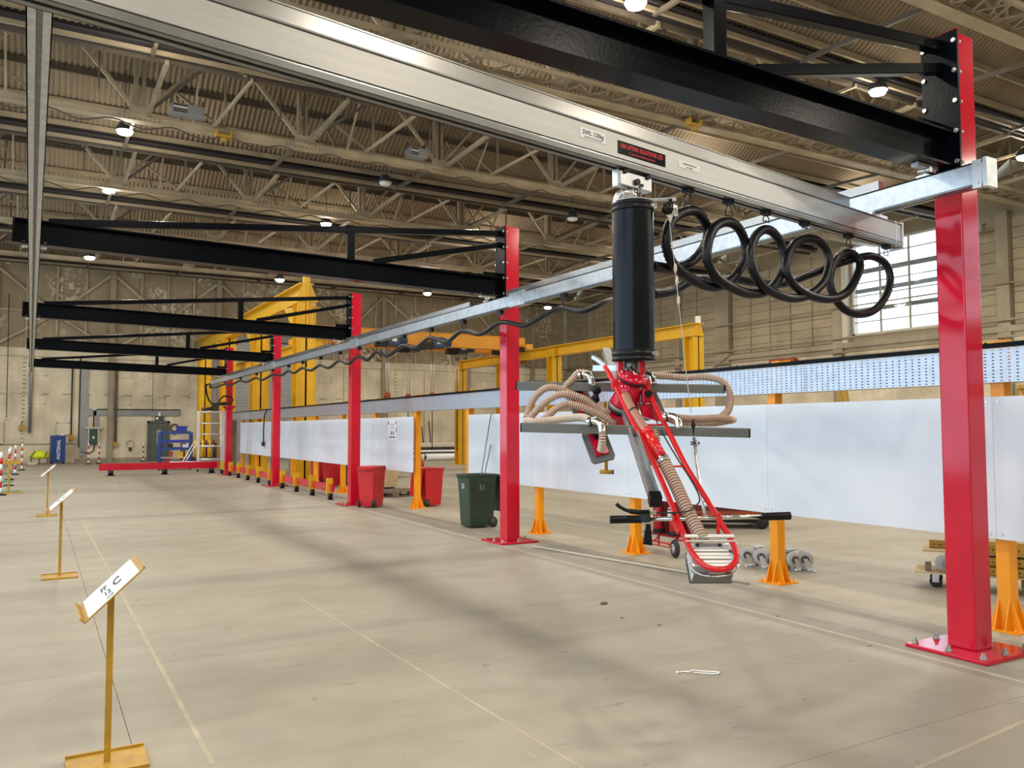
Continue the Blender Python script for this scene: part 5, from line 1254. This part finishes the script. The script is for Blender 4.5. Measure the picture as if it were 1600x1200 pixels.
# ================================================================== ALONG THE BACK WALL
D1 = MB(); 
for (a, b, c, d) in ((5.30, 5.42, 0, 2.22), (6.34, 6.46, 0, 2.22), (5.30, 6.46, 2.12, 2.24)): D1.box(a, b, YF - .14, YF + .02, c, d)
D1 = struct(D1.build('door_1', 'doorgreen'))
MB().box(5.42, 6.34, YF - .08, YF - .02, .02, 2.12).build('door_leaf', 'doorgreen', D1); MB().box(5.78, 6.02, YF - .10, YF - .08, .95, 1.75).build('vision_panel', 'hub', D1); MB().box(6.2, 6.26, YF - .13, YF - .08, 1.0, 1.1).build('door_handle', 'steel', D1)
t = thing('exit_sign', 'small green lit box over the dark green door', 'sign', (5.9, YF - .1, 2.36)); MB().box(-.22, .22, -.08, .05, -.1, .14).build('case', 'boxgreen', t); MB().box(-.05, .05, -.1, -.02, .14, .36).build('lamp', 'white', t); MB().box(-.18, -.05, -.085, -.08, -.04, .08).build('arrow', 'paper', t)
MB().box(5.35, 6.3, YF - .9, YF - .5, 0, .03)
SH = struct(MB().box(8.9, 13.65, YF - .16, YF - .05, 0, .05).box(8.72, 8.9, YF - .25, YF, 0, 7.2).box(13.65, 13.83, YF - .25, YF, 0, 7.2).box(8.72, 13.83, YF - .35, YF, 6.95, 7.3).build('door_2', 'hub'))
for q in range(38): MB().box(8.9, 13.65, YF - .12 - (.02 if q % 2 else 0), YF - .08, .05 + q * .18, .05 + q * .18 + .17).build('shutter_slat', 'shutter', SH)
t = thing('cable_duct', 'grey cable duct running down the back wall and along above the door', 'duct', (2.15, YF, .4))
MB().box(1.98, 2.32, YF - .10, YF, .3, 5.5).build('riser', 'ductgrey', t, True); MB().prism([(2.32, YF - .09, 3.0), (2.75, YF - .09, 2.72), (2.75, YF - .09, 2.5), (2.32, YF - .09, 2.5)], (0, .08, 0)).build('bend', 'ductgrey', t, True)
MB().box(2.6, 7.0, YF - .09, YF, 2.52, 2.80).build('run', 'ductgrey', t, True); MB().box(2.70, 2.86, YF - .08, YF, 1.9, 2.55).build('drop', 'ductgrey', t, True)
MB().tube([(1.92, YF - .06, 5.6), (1.92, YF - .06, .9), (2.1, YF - .08, .55), (2.45, YF - .1, .48), (2.65, YF - .1, .62), (2.7, YF - .1, 1.0)], .03, 6).tube([(2.62, YF - .12, 1.9), (2.62, YF - .12, 2.7), (2.8, YF - .12, 2.86), (7.0, YF - .12, 2.86)], .03, 6).build('cables', 'seam', t, True)
t = thing('fuse_box', 'green fuse box in a pale frame on the back wall, above the striped poles', 'box', (2.62, YF - .2, .97)); MB().box(-.28, -.2, -.05, .15, 0, .9).box(.2, .28, -.05, .15, 0, .9).box(-.42, .42, -.02, .2, .84, .92).build('frame', 'cream', t); MB().box(-.2, .2, -.1, .15, .02, .84).build('case', 'boxgreen', t); MB().box(-.05, .05, -.11, -.1, .3, .42).build('switch', 'white', t)
def wallpipe(x, z0, z1, r, m, label, boxz=None):
    t = thing('conduit', label, 'pipe', (x, YF - .12, z0)); MB().cyl((0, 0, 0), (0, 0, z1 - z0), r, 8).build('pipe', m, t)
    if boxz is not None: MB().box(-.12, .12, -.08, .06, boxz - z0 - .13, boxz - z0 + .13).cyl((0, -.09, boxz - z0), (0, -.06, boxz - z0), .05, 8).build('socket_box', 'standyellow', t)
wallpipe(-.36, 1.6, 7.2, .075, 'ductgrey', 'grey conduit on the back wall right behind the left crane rail')
wallpipe(1.56, 1.4, 5.3, .035, 'boxgreen', 'thin green conduit on the back wall with a yellow socket', 1.35)
wallpipe(-.72, 1.7, 2.2, .02, 'seam', 'short cable with a yellow socket box at the left of the back wall', 1.85)
wallpipe(3.70, .9, 5.2, .055, 'trussdark', 'dark conduit beside the dark post on the back wall', .95)
t = thing('pull_chain', 'long thin chain hanging at the far left of the back wall', 'chain', (-1.4, YF - .3, 2.3)); MB().cyl((0, 0, 0), (-.05, 0, 6.5), .02, 5).build('links', 'seam', t); MB().lathe([(.02, -.08), (.07, 0), (.02, .08)], 8).build('weight', 'cream', t)
t = thing('wall_hook', 'round hose ring hung right of the dark green door', 'ring', (6.72, YF - .1, 1.85)); MB().torus((0, 0, 0), (0, 1, 0), .2, .035, 16, 6).build('coil', 'seam', t); MB().box(-.06, .06, -.05, .1, -.38, -.2).build('clip', 'royal', t)
t = thing('wall_hook', 'round hose ring low on the back wall left of the dark green door', 'ring', (4.45, YF - .1, .95)); MB().torus((0, 0, 0), (0, 1, 0), .2, .02, 16, 6).build('coil', 'hub', t); MB().box(-.06, .06, -.05, .1, -.36, -.18).build('clip', 'seam', t)
t = thing('notice_board', 'tall cream board at the very left of the back wall', 'board', (-1.66, YF - .06, .98)); MB().box(-.3, .16, -.03, 0, 0, 1.16).build('board', 'cream', t); MB().box(.13, .16, -.045, -.03, 0, 1.16).build('edge', 'wood', t)
t = thing('notice_board', 'cream framed board on the back wall above the blue banner', 'board', (.86, YF - .06, 1.46))
for (a, b, c, d) in ((0, .66, 0, .05), (0, .66, .62, .68), (0, .05, 0, .68), (.6, .66, 0, .68)): MB().box(a, b, -.04, 0, c, d).build('frame', 'cream', t)
MB().box(.05, .6, -.015, 0, .05, .62).build('board', 'walllow', t)
t = thing('display_cabinet', 'upright blue cabinet with white sideways lettering against the back wall', 'cabinet', (.93, 48.9, 0), radians(8)); MB().box(-.33, .33, -.2, .25, .06, 1.46).build('case', 'blue', t, bevel=.02); MB().box(-.32, -.22, -.1, .1, 0, .06).box(.22, .32, -.1, .1, 0, .06).build('feet', 'seam', t); MB().box(.12, .24, -.1, .1, 1.46, 1.54).build('top_knob', 'white', t)
text('FASTENAL', .22, 'case_text', 'white', t, (.02, -.203, .72), (pi / 2, -pi / 2, 0), shear=.2)
t = thing('jacket_pile', 'hi-vis yellow jackets heaped over a low trestle beside the blue cabinet', 'pile', (.12, 48.7, 0)); 
MB().lathe([(.42, .30), (.46, .42), (.38, .55), (.24, .66), (.05, .70)], 12).build('jackets', 'hiviz', t); MB().box(-.42, .42, -.3, .3, .28, .33).build('trestle_top', 'darkwood', t)
for (x, y) in ((-.36, -.25), (.36, -.25), (-.36, .25), (.36, .25), (.0, -.28)): MB().box(x - .04, x + .04, y - .04, y + .04, 0, .28).build('leg', 'darkwood', t)
for q in range(3): MB().tube([(-.38 + q * .3, -.4, .36), (-.30 + q * .3, -.36, .52), (-.18 + q * .25, -.2, .66)], .02, 5).build('strap', 'seam', t)
MB().box(-.5, -.1, -.5, -.2, 0, .12).build('bag', 'cream', t)
# blue tool cart
t = thing('tool_cart', 'blue steel shelf cart with bins and tools, behind the low red barrier', 'cart', (5.25, 38.6, 0), radians(-12))
for (x, y) in ((-.62, -.35), (.62, -.35), (-.62, .35), (.62, .35)):
    MB().box(x - .06, x + .06, y - .05, y + .05, .14, 1.62).build('post', 'blue', t); w_ = MB().lathe([(.02, -.025), (.07, -.025), (.07, .025), (.02, .025)], 12, (x, y, .07), (1, 0, 0)).build('wheel', 'tyre', t)
for z, m in ((.20, 'blue'), (.52, 'steel'), (.86, 'blue'), (1.18, 'royal'), (1.56, 'blue')):
    MB().box(-.6, .6, -.38, .38, z, z + (.12 if m != 'steel' else .03)).build('shelf', m, t)
cart_items = [(.25, 1.68, .5, .34, .22, 'royal', 'storage_box', 'blue plastic box on top of the blue cart'), (-.3, .32, .2, .2, .2, 'red2', 'parts_bin', 'red bin on the bottom shelf of the blue cart, left'), (.35, .32, .3, .24, .18, 'rust', 'parts_bin', 'orange tub on the bottom shelf of the blue cart'), (-.15, .55, .12, .12, .26, 'red2', 'spray_can', 'red can on the middle shelf of the blue cart'), (.2, .55, .3, .2, .24, 'yellow', 'parts_bin', 'yellow tub on the middle shelf of the blue cart'), (.42, .98, .3, .2, .14, 'paper', 'parts_bin', 'white tub on the third shelf of the blue cart'), (-.2, .98, .25, .2, .16, 'seam', 'parts_bin', 'black tub on the third shelf of the blue cart')]
ca, sa = cos(radians(-12)), sin(radians(-12))
for (x, z, a, b, c, m, nm, lb) in cart_items:
    o = thing(nm, lb, 'bin' if 'bin' in nm else ('can' if 'can' in nm else 'box'), (5.25 + ca * x + sa * .2, 38.6 + sa * x - ca * .2, z), radians(-12))
    MB().prism([(-a / 2 * .85, -b / 2 * .85, 0), (a / 2 * .85, -b / 2 * .85, 0), (a / 2 * .85, b / 2 * .85, 0), (-a / 2 * .85, b / 2 * .85, 0)], (0, 0, c * .85)).build('tub', m, o)
    MB().box(-a / 2, a / 2, -b / 2, b / 2, c * .85, c).build('rim', m, o)
# aluminium tower with ladder braces
t = thing('access_tower', 'aluminium access tower with rungs, standing behind the low red barrier', 'tower', (6.15, 36.4, 0), radians(-8))
for (x, y) in ((-.32, -.35), (.62, -.35), (-.32, .75), (.62, .75)):
    MB().cyl((x, y, .12), (x, y, 2.52), .045, 10).build('upright', 'brightalu', t); MB().lathe([(.02, -.03), (.09, -.03), (.09, .03), (.02, .03)], 12, (x, y, .09), (1, 0, 0)).build('wheel', 'tyre', t)
for z in (.5, 1.05, 1.55, 2.0, 2.48):
    for y in (-.35, .75): MB().cyl((-.32, y, z), (.62, y, z), .03, 8).build('rung', 'brightalu', t)
MB().box(-.36, -.26, -.43, -.35, .1, 2.5).box(.56, .70, -.40, -.35, .1, 2.5).build('upright_face', 'brightalu', t)
for q in (0, .12): MB().cyl((-.35 - q, -.4, 1.25), (-.95 - q, -.5, .12), .022, 8).build('outrigger', 'white', t)
MB().cyl((-1.4, -.45, .42), (.55, -.45, .42), .028, 8).build('base_brace', 'brightalu', t); MB().cyl((-1.4, -.45, .42), (-1.4, -.45, .05), .03, 8).build('base_leg', 'chrome', t)
t = thing('tool_rack', 'rack of dark red and yellow handled tools seen through the access tower', 'rack', (6.6, 41.0, 0))
MB().box(-.8, .8, -.05, .05, 1.05, 1.12).box(-.8, -.74, -.05, .05, 0, 1.1).box(.74, .8, -.05, .05, 0, 1.1).build('frame', 'maroon', t); MB().box(-.78, .78, -.25, .25, .05, .45).build('trough', 'maroon', t)
for q in range(9): MB().cyl((-.66 + q * .165, -.10, .4), (-.66 + q * .165, -.02, 1.25), .055, 8).build('tool_handle', 'yellow' if q % 2 else 'maroon', t)
t = thing('plywood_crate', 'brown plywood crate side leaning behind the farthest red column', 'crate', (7.12, 36.9, 0)); MB().box(-.12, .12, -1.2, .6, .05, 2.15).build('board', 'ply', t); MB().bar((-.15, -1.25, 2.0), (-.15, .6, 2.25), .06, .1).box(-.16, -.1, -1.25, -1.15, 0, 2.05).build('batten', 'wood', t)
# long pale deck stacks and boxes behind the sheets
t = thing('timber_stack', 'low stack of pale boards under the far white sheets', 'stack', (10.2, 31.0, 0), radians(4))
for k in range(4):
    for q in range(3): MB().box(-.9 + q * .62, -.32 + q * .62, -3.2, 3.4, .12 + k * .14, .25 + k * .14).build('board', 'wood', t)
for yy in (-2.5, 0, 2.6): MB().box(-.9, .9, yy - .06, yy + .06, 0, .12).build('bearer', 'darkwood', t)
t = thing('foam_block', 'long pale grey block with a wooden top behind the sheets, left of the red bin', 'block', (8.75, 24.4, 0), radians(2)); MB().box(-.30, .30, -1.9, 1.6, .08, .66).build('body', 'pier', t); MB().box(-.32, .32, -1.95, 1.65, .66, .72).build('top_board', 'wood', t); MB().box(-.25, .25, -1.8, 1.5, 0, .08).build('skid', 'tyre', t); MB().box(-.29, .29, -1.93, -1.9, .08, .66).build('end_board', 'wood', t)
t = thing('steel_offcuts', 'jumble of grey and black parts on the floor behind the fourth red column', 'pile', (8.5, 31.4, 0))
for q in range(14):
    x, y = random.uniform(-.6, .6), random.uniform(-1.6, 1.6); MB().obox((x, y, .10 + .05 * (q % 6)), (cos(q), sin(q), 0), (-sin(q), cos(q), 0), (0, 0, 1), random.uniform(.2, .5), random.uniform(.12, .3), .2).build('part', random.choice(['hub', 'steel', 'tyre', 'cream']), t)
t = thing('leaning_sheet', 'yellow board leaning under the white sheets with a green strap', 'board', (8.15, 27.1, 0), radians(10)); MB().prism([(-.1, -.5, 0), (-.1, .55, 0), (.15, .55, .9), (.15, -.5, .9)], (.05, 0, 0)).build('board', 'yellow', t); MB().bar((-.14, .1, .02), (.1, .45, .9), .06, .03).build('strap', 'boxgreen', t)
# rolls of sheeting by the back wall
t = thing('sheet_stack', 'stack of white and black sheeting by the back wall, seen through the gap', 'stack', (19.6, 43.5, 0))
for k, (z, hgt, m, dx) in enumerate(((.08, .10, 'membrane', 0), (.18, .10, 'white', .1), (.30, .16, 'membrane', -.1), (.46, .12, 'white', .15), (.60, .12, 'membrane', .0), (.74, .22, 'cream', -.2))):
    MB().box(-2.6 + dx, 2.6 + dx, -.9, .9, z, z + hgt).build('sheet', m, t, bevel=.03)
for x in (-1.5, 0, 1.5): MB().box(x - .1, x + .1, -.9, .9, 0, .08).build('bearer', 'wood', t)
t2 = thing('sheet_roll', 'white roll of sheeting with a dark core lying before the stack', 'roll', (20.3, 42.3, 0)); MB().lathe([(.12, 0), (.19, 0), (.19, 3.4), (.12, 3.4)], 18, (-1.5, 0, .19), (1, 0, 0)).build('roll', 'white', t2); MB().lathe([(.02, -.01), (.125, -.01), (.125, .02)], 12, (-1.5, 0, .19), (1, 0, 0)).build('core', 'tyre', t2)
t = thing('steel_bars', 'few dark bars leaning against the back wall beside the yellow post', 'bars', (20.8, 49.5, 0))
for q, h in enumerate((1.4, 2.0, 1.9, 2.3)): MB().cyl((q * .5, -.3, 0), (q * .5 + .05, .3, h), .035, 6).build('bar', 'seam', t)
t = thing('yellow_chain_rack', 'yellow slings and chains heaped beside the white sheet edge at the gap', 'pile', (21.2, 40.5, 0))
for q in range(6): MB().torus((q * .18 - .4, 0, .45 + .12 * (q % 3)), (1, .4 * (q % 2), .2), .32, .06, 14, 6).build('sling', 'cream' if q % 2 else 'standyellow', t)
MB().box(-.7, .7, -.3, .3, 0, .12).build('tray', 'darkwood', t)
t = thing('wall_light_window', 'bright low window strip on the back wall seen past the second red column', 'window', (30.8, YF - .1, 1.6)); MB().box(-.9, .9, -.05, 0, 0, 3.6).build('frame', 'hub', t)
for q in range(6): MB().box(-.8, .8, -.08, -.05, .08 + q * .58, .58 + q * .58).build('slat', 'paper', t)
t = thing('wall_fan', 'round dark fan on the back wall right of the yellow runway', 'fan', (28.3, YF - .25, 3.9)); MB().torus((0, 0, 0), (0, 1, 0), .38, .05, 16, 6).build('ring', 'seam', t); MB().lathe([(.1, -.05), (.12, .05)], 10, (0, 0, 0), (0, 1, 0)).build('hub', 'seam', t)
for q in range(4): MB().obox(V((cos(q * pi / 2) * .22, 0, sin(q * pi / 2) * .22)), (cos(q * pi / 2), 0, sin(q * pi / 2)), (0, 1, .3), (-sin(q * pi / 2), -.3, cos(q * pi / 2)), .28, .02, .16).build('blade', 'tyre', t)
MB().box(-.05, .05, .0, .2, -.05, .05).build('bracket', 'seam', t)
t = thing('white_pipe', 'white bent pipe on the right wall behind the lifter', 'pipe', (32.9, 33.5, 4.6)); MB().tube(smooth([(0, 4.2, 0), (0, 4.0, .12), (0, 3.6, .14), (0, .4, .14), (0, .1, .12), (0, 0, -.1), (0, 0, -.6)], 4), .09, 8).build('tube', 'white', t)
t = thing('wall_lamp', 'rusty orange box fixed low on the right wall above the tray', 'box', (33.0, 29.5, 4.9)); MB().box(-.1, .2, -.8, .8, 0, .4).build('case', 'rust', t); MB().box(-.14, -.1, -.6, .6, .1, .3).build('cover', 'orange', t)
t = thing('hoist_block', 'yellow box on the wall line just above the tray at the right edge', 'box', (32.9, 18.9, 4.55)); MB().box(-.2, .2, -.75, .75, 0, .62).build('case', 'yellow', t); MB().box(-.24, -.2, -.7, -.45, .1, .5).build('cover', 'rust', t)

for (x, y, lb) in ((19.5, 15.3, 'orange trestle top seen over the white sheet left of the nearest red column'), (23.8, 12.8, 'orange trestle top seen at the right edge under the tray')):
    t = thing('trestle', lb, 'trestle', (x, y, 0), radians(32), 'orange trestles behind the white sheets')
    for k in (-1, 1):
        for q in (-.35, .35): MB().bar((q, k * .45, 0), (q, k * .05, 2.86), .06, .06).build('leg', 'standyellow', t)
    MB().box(-.5, .5, -.06, .06, 2.84, 2.94).build('top_bar', 'standyellow', t); MB().bar((-.35, -.25, 1.1), (.35, -.25, 1.1), .04, .04).build('rung', 'standyellow', t)
